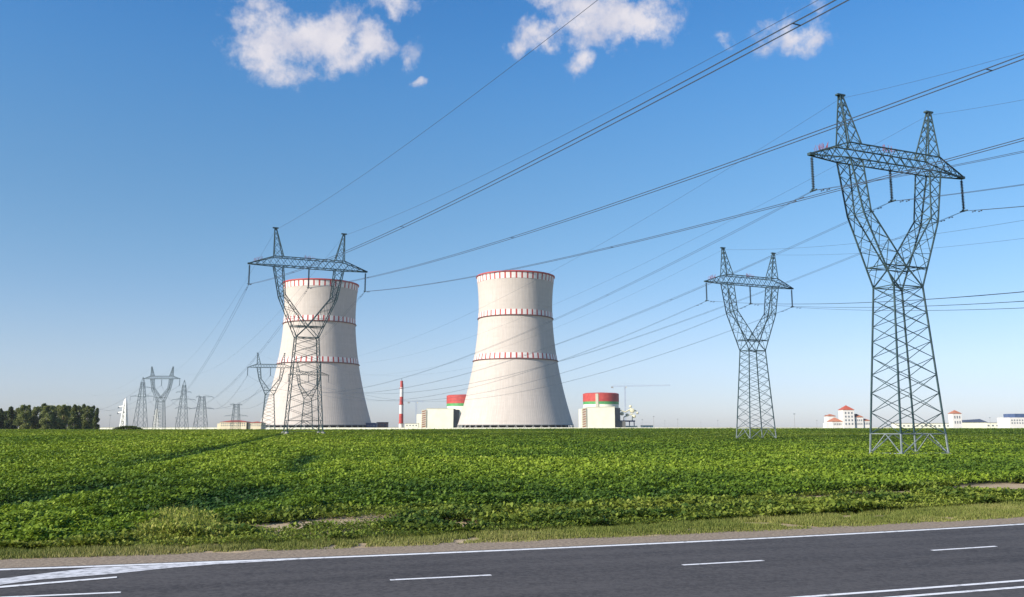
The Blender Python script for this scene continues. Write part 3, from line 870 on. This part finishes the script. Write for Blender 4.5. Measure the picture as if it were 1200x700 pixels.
# ------------------------------------------------------------------ distant mast pylons
def mast(px, Y, H, base, top, arms, label, material=STEEL, wd=.12, peak=True, twin=False):
    """arms: (z, left length, right length, drop)"""
    x = px * Y
    r = empty('mast_pylon', (x, Y, tz(x, Y)), 0, label, 'pylon', 'distant mast pylons')
    m = MB(); zt = H if not peak else H - 3.0
    b, t = base / 2, top / 2
    cs = [(-1, -1), (1, -1), (1, 1), (-1, 1)]
    for i in range(4):
        p, q = cs[i], cs[(i + 1) % 4]
        m.beam((b * p[0], b * p[1], 0), (t * p[0], t * p[1], zt), wd * 1.4)
        brace_face(m, (b * p[0], b * p[1], 0), (t * p[0], t * p[1], zt), (b * q[0], b * q[1], 0), (t * q[0], t * q[1], zt), 7, wd * .8, True, .82)
        if peak: m.beam((t * p[0], t * p[1], zt), (0, 0, H), wd)
    m.build('mast', material, r)
    for (z, l, rr, dr) in arms:
        a = MB()
        if l: a.beam((-t, -t, z), (-l, 0, z), wd); a.beam((-t, t, z), (-l, 0, z), wd); a.beam((-t, 0, z + 1.1), (-l, 0, z), wd); a.beam((-(t + l) / 2, 0, z + .55), (-(t + l) / 2, 0, z), wd * .7)
        if rr: a.beam((t, -t, z), (rr, 0, z), wd); a.beam((t, t, z), (rr, 0, z), wd); a.beam((t, 0, z + 1.1), (rr, 0, z), wd); a.beam(((t + rr) / 2, 0, z + .55), ((t + rr) / 2, 0, z), wd * .7)
        a.build('crossarm', material, r)
        for e in ((-l if l else None), (rr if rr else None)):
            if e is None: continue
            if dr:
                s = MB(); s.tube([(e, 0, z), (e, 0, z - dr)], wd * .7, 6); s.build('insulator', MT['insul'], r)
            else:
                s = MB()
                s.tube([(e, 0, z), (e + .4, -1.6, z - .5)], wd * .7, 6); s.tube([(e, 0, z), (e - .4, 1.6, z - .5)], wd * .7, 6)
                s.build('insulator', MT['insul'], r)
    return r
mast(-.4310, 500, 31.6, 6.6, 1.6, [(20.3, 6.8, 6.8, 2.5), (25.3, 0, 5.2, 2.3)], 'tall distant mast pylon immediately left of the fork shaped one')
mast(-.3825, 520, 31.0, 6.0, 1.5, [(23.6, 4.6, 4.4, 0), (19.0, 7.0, 7.2, 0), (14.0, 4.6, 4.6, 0)], 'distant three armed mast pylon just right of the fork shaped one')
mast(-.3610, 500, 20.4, 6.8, 2.5, [(20.0, 3.4, 6.4, 0), (13.2, 7.0, 7.2, 0)], 'short flat topped distant pylon with two crossarms', peak=False)
mast(-.3205, 640, 19.6, 6.0, 3.2, [(19.2, 4.6, 4.0, 0), (10.8, 8.2, 8.6, 0)], 'flat topped pylon rising behind the yellow building', wd=.15, peak=False)
mast(-.4500, 900, 32.5, 5.8, 1.4, [(23.5, 6.5, 0, 1.5), (17.5, 7.0, 0, 1.5)], 'white sunlit lattice mast near the end of the treeline', MT['steel_white'], .9)
mast(-.4125, 950, 23.0, 5.0, 1.6, [(20.0, 3.0, 3.0, 1.0), (14.5, 4.0, 4.0, 1.0)], 'small white mast just left of the fork shaped pylon', MT['steel_white'], .35)

# ------------------------------------------------------------------ cooling towers
def pix_z(v, Y): 
    y = (350 - v) / 1000; return (_s + y * _c) / (_c - y * _s) * Y + CAMH
PROF = []
for v, wpx in [(325, 90.9), (328, 89.4), (331, 88.1), (350, 86.8), (362, 86.2), (374, 86.6), (394, 90.3), (410, 94.2), (422.6, 97.8), (441.5, 105), (457, 112.3), (476, 122.6), (488.7, 129.6), (499.0, 135.6)]:
    y = (350 - v) / 1000
    PROF.append((pix_z(v, 900), wpx / 2000 / (_c - y * _s) * 900 * .998))
PROF = PROF[::-1]
PROF[0] = (PROF[0][0] + .7, PROF[0][1])
zs = np.array([p[0] for p in PROF]); rs_ = np.array([p[1] for p in PROF])
def rad_at(z): return float(np.interp(z, zs, rs_))
# smooth the profile by a cubic fit
cf = np.polyfit(zs[:-3], rs_[:-3], 4)
def rad_s(z):
    return float(np.polyval(cf, z)) if z < 150 else float(np.polyval(cf, 150) + (z - 150) / 14 * (rs_[-1] - np.polyval(cf, 150)))
ZTOP = float(zs[-1]); ZBOT = float(zs[0])
def cooling_tower(loc, label, rot=0):
    r = empty('cooling_tower', loc, rot, label, 'cooling tower', 'cooling towers')
    NN = 132
    m = MB(); zz = np.linspace(ZBOT, ZTOP - .6, 44)
    prof = [(rad_s(z), z) for z in zz]; inner = [(rad_s(z) - 1.0, z) for z in zz[::-1]]
    m.lathe(prof + [(rad_s(ZTOP) - .02, ZTOP - .55), (rad_s(ZTOP) - 1.0, ZTOP - .55)] + inner + [prof[0]], NN)
    sh = m.build('shell', MT['shell'], r, True)
    def band(z0, z1, nseg, name, frac=.3, out=.25):
        b = MB(); n2 = nseg * 10
        for i in range(n2):
            a0, a1 = 2 * math.pi * i / n2, 2 * math.pi * (i + 1) / n2
            red = (i % 10) < 10 * frac
            ra, rb = rad_s(z0) + out, rad_s(z1) + out
            p = [(ra * math.cos(a0), ra * math.sin(a0), z0), (ra * math.cos(a1), ra * math.sin(a1), z0), (rb * math.cos(a1), rb * math.sin(a1), z1), (rb * math.cos(a0), rb * math.sin(a0), z1)]
            b.quad(p, 1 if red else 0)
            for (q, zq, sgn) in ((ra, z0, 0), (rb, z1, 1)):
                qi = q - out + .02
                pp = [(q * math.cos(a0), q * math.sin(a0), zq), (q * math.cos(a1), q * math.sin(a1), zq), (qi * math.cos(a1), qi * math.sin(a1), zq), (qi * math.cos(a0), qi * math.sin(a0), zq)]
                b.quad(pp, 1 if red else 0)
        b.build(name, [MT['paint_white'], MT['paint_red']], r)
    def ring(z0, z1, out, name, material):
        b = MB(); ra = rad_s(z0)
        b.lathe([(ra - .3, z0), (ra + out, z0), (rad_s(z1) + out, z1), (rad_s(z1) - .3, z1)], NN)
        return b.build(name, material, r)
    band(ZTOP - 7.6, ZTOP - 1.6, 44, 'marking_band')
    band(116.2, 121.6, 44, 'marking_band')
    band(71.4, 76.8, 48, 'marking_band')
    for z in (115.2, 70.4): ring(z, z + .7, 1.1, 'gallery', MT['gallery'])
    b = MB(); rt = rad_s(ZTOP)
    b.lathe([(rad_s(ZTOP - 1.5) + .3, ZTOP - 1.5), (rt + 1.0, ZTOP - 1.2), (rt + 1.0, ZTOP), (rt - 1.6, ZTOP), (rt - 1.6, ZTOP - .5)], NN)
    b.build('rim', MT['paint_red'], r)
    ring(ZBOT - .25, ZBOT + .5, .4, 'lintel_ring', MT['grey'])
    # columns of the air inlet, tank wall and a black sheet standing for the shade inside
    rb = rad_s(ZBOT) - .2
    col = MB(); col.beam((rb + 1.0, -1.6, .9), (rb, 0, ZBOT - .25), .5); col.beam((rb + 1.0, 1.6, .9), (rb, 0, ZBOT - .25), .5)
    c0 = col.build('column', MT['grey'], r)
    for i in range(1, 44):
        c = c0.copy(); COL.objects.link(c); c.parent = r; c.rotation_euler = (0, 0, 2 * math.pi * i / 44)
    f = MB(); f.lathe([(rb - 5, .05), (rb - 5, ZBOT)], 64); f.build('inlet_shade_sheet', MT['dark'], r)
    t = MB(); t.lathe([(rb + 3.5, -.5), (rb + 3.5, .8), (rb + 2.5, .8), (rb + 2.5, 0)], 96); t.build('basin_wall', MT['cream'], r)
    return r
T2 = cooling_tower((.0041 * 900, 900, 0), 'right cooling tower, its concrete shell free of any pylon in front')
T1 = copy_tree(T2); T1.location = (-.2267 * 948, 948, 0); T1.rotation_euler = (0, 0, .3)
T1['label'] = 'left cooling tower, its concrete shell behind the large lattice pylon'

# ------------------------------------------------------------------ reactor buildings
def X_(u, v=490):
    y = (350 - v) / 1000; return (u - 600) / 1000 / (_c - y * _s)
def windows(parent, x0, x1, y, z0, z1, nx, nz, fx=.45, fz=.5):
    dx, dz = (x1 - x0) / nx, (z1 - z0) / nz
    for i in range(nx):
        for j in range(nz):
            cx, cz = x0 + dx * (i + .5), z0 + dz * (j + .5)
            m = MB(); m.box(cx - dx * fx / 2, cx + dx * fx / 2, y - .12, y + .1, cz - dz * fz / 2, cz + dz * fz / 2)
            m.build('window', MT['glass'], parent)
def reactor(Y, cyl_u, block, low, panel, top_v, blk_v, label, side):
    cx = X_(cyl_u) * Y
    r = empty('reactor_building', (cx, Y, 0), 0, label, 'building', 'reactor buildings')
    px = lambda u: X_(u) * Y - cx
    zt = pix_z(top_v, Y); zr = pix_z(top_v + 9.2, Y); zg = pix_z(top_v + 12.2, Y)
    rad = 20.5 / 1000 * Y
    m = MB(); m.lathe([(rad, 0), (rad, zg), (0, zg)], 48); m.build('containment_wall', MT['cream_white'], r)
    m = MB(); m.lathe([(rad + .3, zg - .2), (rad + .3, zr)], 48); m.build('green_band', MT['green_paint'], r)
    m = MB(); m.lathe([(rad + .5, zr), (rad + .5, zt), (rad * .9, zt + 1.0), (0, zt + 2.2)], 48); m.build('red_drum', MT['paint_red'], r)
    # pale stair shaft splitting the drum
    a = R(-108 if side > 0 else -70); sx, sy = (rad + .9) * math.cos(a), (rad + .9) * math.sin(a)
    m = MB(); m.box(sx - 1.9, sx + 1.9, sy - 1.0, sy + 2.5, 0, zt - .5); m.build('stair_shaft', MT['cream'], r)
    x0, x1 = px(block[0]), px(block[1]); zb = pix_z(blk_v, Y)
    m = MB(); m.box(x0, x1, -rad - 16, -rad + 12, 0, zb); bl = m.build('main_block', MT['cream_white'], r)
    m = MB(); m.box(x0 - .4, x1 + .4, -rad - 16.4, -rad + 12.4, zb + .003, zb + .8); m.build('parapet', MT['cream'], r)
    m = MB(); m.box(px(low[0]), px(low[1]) - .1, -rad - 12, -rad + 6, 0, pix_z(low[2], Y)); m.build('annex', MT['cream_white'], r)
    # patterned stair panel with slanted reddish stripes
    p0, p1 = px(panel[0]), px(panel[1]); zp = pix_z(panel[2], Y)
    m = MB(); yy = -rad - 17; m.box(p0, p1, yy, yy + 4, 0, zp); m.build('stair_tower', MT['cream'], r)
    n = 8; h = (zp - 2) / n; st = MB()
    for i in range(n):
        z = 1.5 + i * h
        st.F.append(tuple(range(len(st.V), len(st.V) + 4))); st.I.append(0)
        st.V += [(p0 + .8, yy - .06, z), (p1 - .8, yy - .06, z + h * .5), (p1 - .8, yy - .06, z + h * .95), (p0 + .8, yy - .06, z + h * .45)]
    st.build('stripe_panel', MT['stripe'], r)
    # grey curved auxiliary block at the right, its shaded side painted as darker grey
    g = MB(); gx = x1
    g.tube([(gx + 1.5, -rad + 2, 0), (gx + 1.5, -rad + 2, zb * .97)], 8.5 if side > 0 else 6, 20); g.build('auxiliary_drum', MT['grey_shaded'], r)
    g = MB(); g.box(gx, gx + (16 if side > 0 else 7), -rad - 8, -rad + 2, 0, zb * .35); g.build('service_block', MT['grey_shaded'], r)
    return r
reactor(1250, 704.5, (684.5, 716.5), (677, 681, 480), (679.3, 684.3, 479), 461.8, 478, 'reactor building with its red and green drum fully visible', 1)
reactor(1300, 544.2, (503, 533.4), (491.5, 498, 486), (497.4, 503, 481), 464, 480, 'reactor building partly hidden by the right cooling tower', -1)

def pipework():
    Y = 1240; cx = X_(737) * Y
    r = empty('process_plant', (cx, Y, 0), 0, 'yellowish tanks and ducts on dark steel legs beside the right reactor building', 'machinery')
    px = lambda u: X_(u) * Y - cx
    z = lambda v: pix_z(v, Y)
    for (u, v, rr, l) in ((729, 485, 2.6, 5), (735, 486.5, 2.2, 5), (741, 481.5, 3.2, 6), (743, 488, 2.4, 5), (739, 476.5, 1.9, 4), (747, 484, 1.5, 3)):
        m = MB(); m.tube([(px(u), -l / 2 - .8, z(v)), (px(u), -l / 2, z(v)), (px(u), l / 2, z(v))], [rr * .55, rr, rr], 14); m.build('tank', MT['yellow_steel'], r)
    m = MB()
    m.tube([(px(727), -1, z(481)), (px(733), -1, z(483)), (px(740), 0, z(479)), (px(746), 1, z(482))], .9, 8)
    m.tube([(px(731), 0, z(489)), (px(741), 0, z(485)), (px(741), 0, z(493))], .8, 8); m.build('duct', MT['yellow_steel'], r)
    m = MB(); m.box(px(726), px(744), -2, 2, z(494.5), z(492.8))
    m.build('platform', MT['navy'], r)
    for u in (727.5, 732, 737.5, 743):
        m = MB(); m.box(px(u) - .6, px(u) + .6, -.6, .6, 0, z(494.5)); m.build('leg', MT['navy'], r)
    m = MB(); m.tube([(px(731), 0, z(493)), (px(731), 0, z(489))], .5, 8); m.tube([(px(741), 0, z(493)), (px(741), 0, z(488))], .5, 8)
    m.box(px(746.3), px(748.3), -1, 1, z(485.5), z(483)); m.build('frame', MT['navy'], r)
    b = MB(); b.box(px(716), px(746), -7, -4, 0, z(499.2)); b.build('low_wall', MT['cream'], r)
pipework()

# chimney ------------------------------------------------------------------
def chimney():
    Y = 1250; r = empty('striped_chimney', (X_(470) * Y, Y, 0), 0, 'tall red and white banded ventilation stack between the cooling towers', 'chimney')
    z = lambda v: pix_z(v, Y)
    cuts = [500, 496, 485, 474, 465, 454, 446.5]; cols = ['paint_white', 'paint_red', 'paint_white', 'paint_red', 'paint_white', 'paint_red']
    nm = ['base_section', 'red_section', 'white_section', 'red_section', 'white_section', 'red_section']
    rad = lambda v: 3.1 - 1.1 * (500 - v) / 54
    for i in range(6):
        m = MB(); z0 = max(0, z(cuts[i])) if i else 0
        m.tube([(0, 0, z0), (0, 0, z(cuts[i + 1]) - .01)], [rad(cuts[i]), rad(cuts[i + 1])], 20); m.build(nm[i], MT[cols[i]], r)
    for v in (455, 474, 496):
        m = MB(); m.tube([(0, 0, z(v) - .4), (0, 0, z(v) + .4)], rad(v) + 1.0, 20); m.build('gallery', MT['paint_red'], r)
    m = MB(); m.tube([(0, 0, z(446.5)), (0, 0, z(443.5))], .35, 6); m.build('lightning_rod', MT['steel'], r)
    m = MB(); m.beam((rad(500) + .4, -1, 0), (rad(450) + .4, -1, z(450)), .4); m.build('ladder', MT['steel'], r)
chimney()

# tower cranes ------------------------------------------------------------------
def crane(u, Y, top_v, jl, jr, label, mtl, rise=0.0, wd=.35):
    x = X_(u) * Y; r = empty('tower_crane', (x, Y, 0), 0, label, 'crane', 'construction cranes')
    z = pix_z(top_v, Y); b = .95; cs = [(-b, -b), (b, -b), (b, b), (-b, b)]
    m = MB()
    for i in range(4):
        p, q = cs[i], cs[(i + 1) % 4]; m.beam((*p, 0), (*p, z), wd); brace_face(m, (*p, 0), (*p, z), (*q, 0), (*q, z), 22, wd * .6, False)
    m.build('mast', mtl, r)
    m = MB(); a = jl / 1000 * Y; c = jr / 1000 * Y
    for (e, s) in ((-a, -1), (c, 1)):
        m.beam((0, -.7, z + .5), (e, -.7, z + .5 + rise * e), wd); m.beam((0, .7, z + .5), (e, .7, z + .5 + rise * e), wd); m.beam((0, 0, z + 2), (e, 0, z + 1.9 + rise * e), wd)
        brace_face(m, (0, -.7, z + .5), (e, -.7, z + .5 + rise * e), (0, 0, z + 2), (e, 0, z + 1.9 + rise * e), 16, wd * .5, False)
    m.build('jib', mtl, r)
    m = MB(); m.beam((0, 0, z + 1), (0, 0, z + 6), wd * 1.3); m.beam((0, 0, z + 6), (-a * .9, 0, z + 2), wd * .4); m.beam((0, 0, z + 6), (c * .6, 0, z + 2), wd * .4); m.build('apex', mtl, r)
    m = MB(); m.box(-a, -a + 3.5, -1, 1, z - 2, z + .4); m.build('counterweight', MT['grey'], r)
    m = MB(); m.box(.9, 2.6, -1, 1, z - 1.8, z + .3); m.build('cab', MT['cream'], r)
    return r
MT['crane'] = mat('hazed_crane_steel', (.30, .36, .46), .6, 0, (.3, 2, (.40, .45, .52), .3, .7))  # crane steel paled and blued, distance haze put into its colour
crane(733, 1420, 453.5, 16, 53, 'tall pale tower crane with a long jib behind the right reactor building', MT['crane'], .02, .5)
crane(487.5, 1450, 471.5, 10, 9, 'small pale crane standing just right of the striped chimney', MT['crane'], 0, .4)

# ordinary buildings ------------------------------------------------------------------
def house(root, x0, x1, y0, y1, z0, z1, roof_h, roof_m, wall_m, hip=True, over=.4, wins=None, wall='wall', roof='roof'):
    m = MB(); m.box(x0, x1, y0, y1, z0, z1); m.build(wall, MT[wall_m], root)
    m = MB(); a, b, c, d = x0 - over, x1 + over, y0 - over, y1 + over; zr = z1 + .004
    ins = min((b - a), (d - c)) / 2 * (.999 if hip else 0)
    if (b - a) >= (d - c): e, f = (a + ins, (c + d) / 2), (b - ins, (c + d) / 2)
    else: e, f = ((a + b) / 2, c + ins), ((a + b) / 2, d - ins)
    V = [(a, c, zr), (b, c, zr), (b, d, zr), (a, d, zr), (*e, z1 + roof_h), (*f, z1 + roof_h)]
    F = [(3, 2, 1, 0)] + ([(0, 1, 5, 4), (2, 3, 4, 5), (1, 2, 5), (3, 0, 4)] if (b - a) >= (d - c) else [(0, 1, 4), (1, 2, 5, 4), (2, 3, 5), (3, 0, 4, 5)])
    m.V, m.F, m.I = V, F, [0] * len(F); m.build(roof, MT[roof_m], root)
    if wins: windows(root, x0 + .6, x1 - .6, y0, *wins)

def long_building():
    Y = 700; cx = X_(272) * Y; r = empty('yellow_building', (cx, Y, 0), 0, 'long low yellow building with a red roof left of the cooling towers', 'building')
    px = lambda u: X_(u) * Y - cx; z = lambda v: pix_z(v, Y)
    house(r, px(258), px(289), 0, 14, 0, z(494.8), z(492.6) - z(494.8), 'red_roof', 'yellow', wins=(z(500), z(495.3), 12, 2))
    house(r, px(290.5), px(306), 2, 14, 0, z(495.6), z(494.0) - z(495.6), 'red_roof', 'yellow', wins=(z(500), z(496), 6, 2))
    m = MB(); m.box(px(254.5), px(257.8), 1, 10, 0, z(496.5)); m.build('annex', MT['yellow'], r)
long_building()

def office():
    Y = 600; cx = X_(994) * Y; r = empty('office_building', (cx, Y, 0), 0, 'white building with red hipped roofs and a square central tower', 'building')
    px = lambda u: X_(u) * Y - cx; z = lambda v: pix_z(v, Y)
    house(r, px(975), px(987), 0, 10, 0, z(494.2), z(489.5) - z(494.2), 'orange_roof', 'paint_white', wins=(z(499.5), z(495), 5, 1))
    house(r, px(987.3), px(1000.3), -1.5, 7, 0, z(480.5), z(475) - z(480.5), 'red_roof', 'paint_white', wins=(z(499), z(482), 3, 4))
    house(r, px(1000.6), px(1011.5), 0, 10, 0, z(489), z(485) - z(489), 'orange_roof', 'paint_white', wins=(z(499), z(490.5), 4, 2))
    house(r, px(1011.8), px(1020.5), 1, 9, 0, z(493.2), z(490.6) - z(493.2), 'orange_roof', 'paint_white', wins=(z(499), z(494), 4, 1))
    house(r, px(978), px(987), 12, 20, 0, z(487.5), z(485) - z(487.5), 'orange_roof', 'paint_white')
    m = MB(); m.box(px(969.5), px(974.6), 2, 9, 0, z(496)); m.build('annex', MT['paint_white'], r)
office()

def gate_tower():
    Y = 600; cx = X_(1122) * Y; r = empty('gate_house', (cx, Y, 0), 0, 'small white square house with a red pyramid roof at the far right', 'building')
    px = lambda u: X_(u) * Y - cx; z = lambda v: pix_z(v, Y)
    house(r, px(1116.5), px(1127), 0, 6, 0, z(484.8), z(480.6) - z(484.8), 'orange_roof', 'paint_white', wins=(z(498), z(486), 3, 2))
    r = empty('sheds', (X_(1141) * 640, 640, 0), 0, 'low pale shed with a sloping dark roof beside the gate house', 'shed')
    cx = X_(1141) * 640; px = lambda u: X_(u) * 640 - cx; z = lambda v: pix_z(v, 640)
    m = MB(); m.box(px(1127), px(1156), 0, 10, 0, z(495)); m.build('wall', MT['cream_white'], r)
    m = MB(); m.V = [(px(1126), -.5, z(495) + .01), (px(1157), -.5, z(495) + .01), (px(1157), 10.5, z(491)), (px(1126), 10.5, z(493)), (px(1157), 10.5, z(495) + .01), (px(1126), 10.5, z(495) + .01)]
    m.F = [(0, 1, 2, 3), (1, 4, 2), (0, 3, 5), (3, 2, 4, 5), (0, 5, 4, 1)]; m.I = [0] * 5; m.build('roof', MT['dark_roof'], r)
    Y = 620; cx = X_(1200) * Y; r = empty('blue_roofed_hall', (cx, Y, 0), 0, 'white hall with a blue upper storey at the right edge', 'building')
    px = lambda u: X_(u) * Y - cx; z = lambda v: pix_z(v, Y)
    m = MB(); m.box(px(1183), px(1222), 0, 16, 0, z(489.5)); m.build('wall', MT['paint_white'], r)
    m = MB(); m.box(px(1190), px(1221), .5, 15, z(489.5) + .01, z(485.0)); m.build('upper_storey', MT['blue'], r)
    windows(r, px(1184), px(1221), 0, z(497.5), z(491), 12, 2)
gate_tower()

def small_blocks():
    for (Y, u0, u1, v, m_, lab) in [(1020, 441.5, 454, 495.2, 'brown', 'small reddish brown block between the left cooling tower and the chimney'),
                                    (930, 429, 441, 496.0, 'navy', 'low dark blue block at the foot of the left cooling tower'),
                                    (1235, 474.5, 490.5, 496.6, 'cream_white', 'low pale block beside the foot of the striped chimney'),
                                    (1000, 752, 765, 499.0, 'cream_white', 'tiny pale block right of the process plant'),
                                    (760, 1050, 1114, 496.4, 'cream_white', 'long low pale block behind the nearest pylon legs'),
                                    (760, 1128, 1182, 495.8, 'cream_white', 'long low pale block left of the blue hall')]:
        cx = X_((u0 + u1) / 2) * Y; hw = (u1 - u0) / 2000 * Y
        r = empty('low_block', (cx, Y, 0), 0, lab, 'building'); z = pix_z(v, Y)
        m = MB(); m.box(-hw, hw, 0, 9, 0, z); m.build('wall', MT[m_], r)
        m = MB(); m.box(-hw - .3, hw + .3, -.3, 9.3, z + .003, z + .4); m.build('roof', MT['grey'], r)
        windows(r, -hw + 1, hw - 1, 0, z * .4, z * .85, max(3, int(hw / 2)), 1)
small_blocks()

def perimeter():
    r = empty('perimeter_wall', (0, 800, 0), 0, 'long low pale concrete wall running along the horizon', 'wall')
    m = MB(); x = -460.0
    while x < 640:
        m.box(x + .06, x + 3.94, 0, .18, 0, 2.0 + .10 * math.sin(x * .02)); x += 4
    m.build('panel_run', MT['cream_white'], r)
    m = MB(); x = -460.0
    while x <= 640: m.box(x - .14, x + .14, -.1, .28, 0, 2.2); x += 4
    m.build('post_run', MT['cream'], r)
perimeter()

# lamp posts ------------------------------------------------------------------
def lamp_post():
    r = empty('lamp_post', (0, 0, 0), 0, 'x', 'lamp post', 'lamp posts on the horizon')
    m = MB(); m.tube([(0, 0, 0), (0, 0, 1)], [.012, .008], 6); m.build('pole', MT['grey'], r)
    m = MB(); m.box(-.055, .055, -.03, .03, 1.0, 1.03); m.build('lamp_head', MT['steel'], r)
    return r
lp = lamp_post(); first = True
for (u, v, Y, lab) in [(931, 485.5, 700, 'thin lamp post alone between the field pylon and the white office'), (968, 487, 690, 'thin lamp post directly left of the white office building'),
               (752.5, 492, 760, 'low lamp post just right of the process plant'), (794, 491.5, 760, 'lamp post in the gap well right of the crane'), (766, 488.5, 790, 'pale lamp post between two others right of the reactor'),
               (116, 491, 620, 'lamp post at the right end of the treeline'), (129, 487, 620, 'lamp post between the treeline and the white mast'), (206, 490, 620, 'low lamp post between the fork pylon and three armed mast'),
               (841, 493, 760, 'small lamp post left of the pylon in the field'),
               (650 + 171, 495, 780, 'very low lamp post between the crane and the pylon in the field'), (779, 493.5, 800, 'faint lamp post nearest to the left of the lone gap lamp'),
               (1160, 490, 700, 'lamp post rising behind the low shed near the blue hall'), (957, 493, 760, 'short lamp post close to the left of the taller office lamp')]:
    o = lp if first else copy_tree(lp); first = False
    h = pix_z(v, Y); o.location = (X_(u) * Y, Y, 0); o.scale = (h, h, h); o['label'] = lab

# ------------------------------------------------------------------ trees
def tree(x, y, h, wd, kind, label, tone):
    r = empty('tree' if kind == 'broad' else 'pine_tree', (x, y, tz(x, y)), 0, label, 'tree', 'trees of the distant wood')
    rr = np.random.default_rng(int(abs(x) * 100))
    t = MB(); t.tube([(0, 0, -.2), (.1, 0, h * .3), (-.1, .1, h * .62), (0, 0, h * .88)], [.28, .2, .12, .04], 7)
    for k in range(6):
        a = rr.random() * 6.28; z0 = h * rr.uniform(.22, .6)
        t.tube([(0, 0, z0), (math.cos(a) * wd * .22, math.sin(a) * wd * .22, z0 + h * .10), (math.cos(a) * wd * .36, math.sin(a) * wd * .36, z0 + h * .2)], [.10, .06, .02], 5)
    t.build('trunk', MT['bark'], r)
    n = 4200; P = []
    nb = 26 if kind == 'broad' else 22
    cen = []
    for k in range(nb):
        f = rr.random()
        if kind == 'broad':
            z = h * (.05 + .87 * f); prof = math.sin(math.pi * min(1, (.16 + .78 * f))) ** .6
        else:
            z = h * (.04 + .92 * f); prof = (1.05 - f) ** .8
        a = rr.random() * 6.283; q = rr.random() ** .5 * wd * .40 * prof
        cen.append((q * math.cos(a), q * math.sin(a), z, (wd * .15 + .5) * (prof * .6 + .4)))
    cen.append((0, 0, h * .93, wd * .08))
    cen = np.array(cen); pick = rr.integers(0, len(cen), n)
    g = rr.normal(size=(n, 3)); g /= np.linalg.norm(g, axis=1)[:, None]; g *= (rr.random(n) ** .4)[:, None]
    P = cen[pick, :3] + g * cen[pick, 3:4] * np.array((1, 1, 1.15))[None]
    tint = np.clip(tone + .18 + .34 * (rr.random(len(cen))[pick] - .5) + .25 * (rr.random(n) - .5), 0, 1)
    ln = rr.uniform(.5, 1.0, n)
    leaf_mesh('crown', P, rr.random(n) * 6.283, rr.normal(.3, .6, n), ln, ln * .7, tint, MT['crown'], kind=None, parent=r)
    return r
TREES = [(-8, 487, 13, 'pine', .1), (1, 479, 11, 'pine', .15), (7, 482, 10, 'broad', .3), (12, 476.5, 12, 'pine', .1), (20, 478, 15, 'broad', .5), (27, 474.6, 15, 'broad', .55), (33, 475, 11, 'pine', .3),
         (38, 481, 11, 'broad', .62), (44, 476.5, 14, 'broad', .5), (51, 472.5, 12, 'pine', .3), (56, 475, 14, 'broad', .55), (62, 475, 12, 'broad', .65), (68, 474.5, 13, 'broad', .7), (74, 474, 14, 'broad', .6),
         (81, 475.5, 13, 'broad', .4), (87, 473.6, 11, 'pine', .35), (92, 475.5, 13, 'broad', .5), (98, 473.6, 12, 'pine', .35), (103, 475.5, 12, 'broad', .5), (109, 476, 8, 'pine', .25), (113.5, 478, 6, 'pine', .2),
         (95, 486, 8, 'broad', .6), (49, 486, 9, 'broad', .68), (-18, 480, 14, 'broad', .4), (-30, 478, 14, 'pine', .3)]
NAMES = ['first', 'second', 'third', 'fourth', 'fifth', 'sixth', 'seventh', 'eighth', 'ninth', 'tenth', 'eleventh', 'twelfth', 'thirteenth', 'fourteenth', 'fifteenth', 'sixteenth', 'seventeenth', 'eighteenth', 'nineteenth', 'twentieth', 'twenty-first', 'twenty-second', 'twenty-third', 'twenty-fourth', 'twenty-fifth']
order = sorted(range(len(TREES)), key=lambda i: -TREES[i][0])
for i, (u, v, wpx, kind, tone) in enumerate(TREES):
    Y = 455 + (i * 37 % 5) * 7
    x = X_(u, 485) * Y; g = tz(x, Y)
    h = pix_z(v, Y) - g
    lab = '%s %s tree counted from the right end of the distant wood' % (NAMES[order.index(i)], {'broad': 'rounded olive', 'pine': 'dark narrow'}[kind])
    tree(x, Y, h, wpx / 1000 * Y * 1.15, kind, lab, tone)

def shrub(u, v, Y, wpx, label):
    x = X_(u, 500) * Y; h = pix_z(v, Y) - tz(x, Y); wd = wpx / 1000 * Y
    r = empty('shrub', (x, Y, tz(x, Y)), 0, label, 'shrub')
    m = MB()
    for k in range(7):
        a = k * .9; m.tube([(0, 0, 0), (math.cos(a) * wd * .2, math.sin(a) * .6, h * .5)], [.05, .02], 5)
    m.build('stems', MT['bark'], r)
    n = 3200; u_ = rng.random(n) * 2 - 1
    px_ = u_ * wd / 2; pz = h * rng.random(n) ** .5 * (1 - u_ ** 2) ** .6; py = rng.normal(0, .9, n)
    ln = rng.uniform(.18, .4, n)
    leaf_mesh('foliage', np.stack([px_, py, pz], 1), rng.random(n) * 6.283, rng.normal(.3, .5, n), ln, ln * .7, np.clip(rng.normal(.25, .15, n), 0, 1), MT['crown'], kind=None, parent=r)
shrub(150, 499.6, 235, 32, 'low dark green hump of shrubs on the field crest by the white mast')

# ------------------------------------------------------------------ air
m = bpy.data.materials.new('haze'); m.use_nodes = True
t = m.node_tree
for n in list(t.nodes): t.nodes.remove(n)
pv = t.nodes.new('ShaderNodeVolumePrincipled'); pv.inputs['Color'].default_value = (.86, .90, .97, 1)
pv.inputs['Density'].default_value = .00005; pv.inputs['Anisotropy'].default_value = .1
ou = t.nodes.new('ShaderNodeOutputMaterial'); t.links.new(pv.outputs[0], ou.inputs['Volume'])
hb = MB(); hb.box(-3500, 3500, -250, 3500, -1.2, 175)
tag(hb.build('haze', m), kind='stuff')
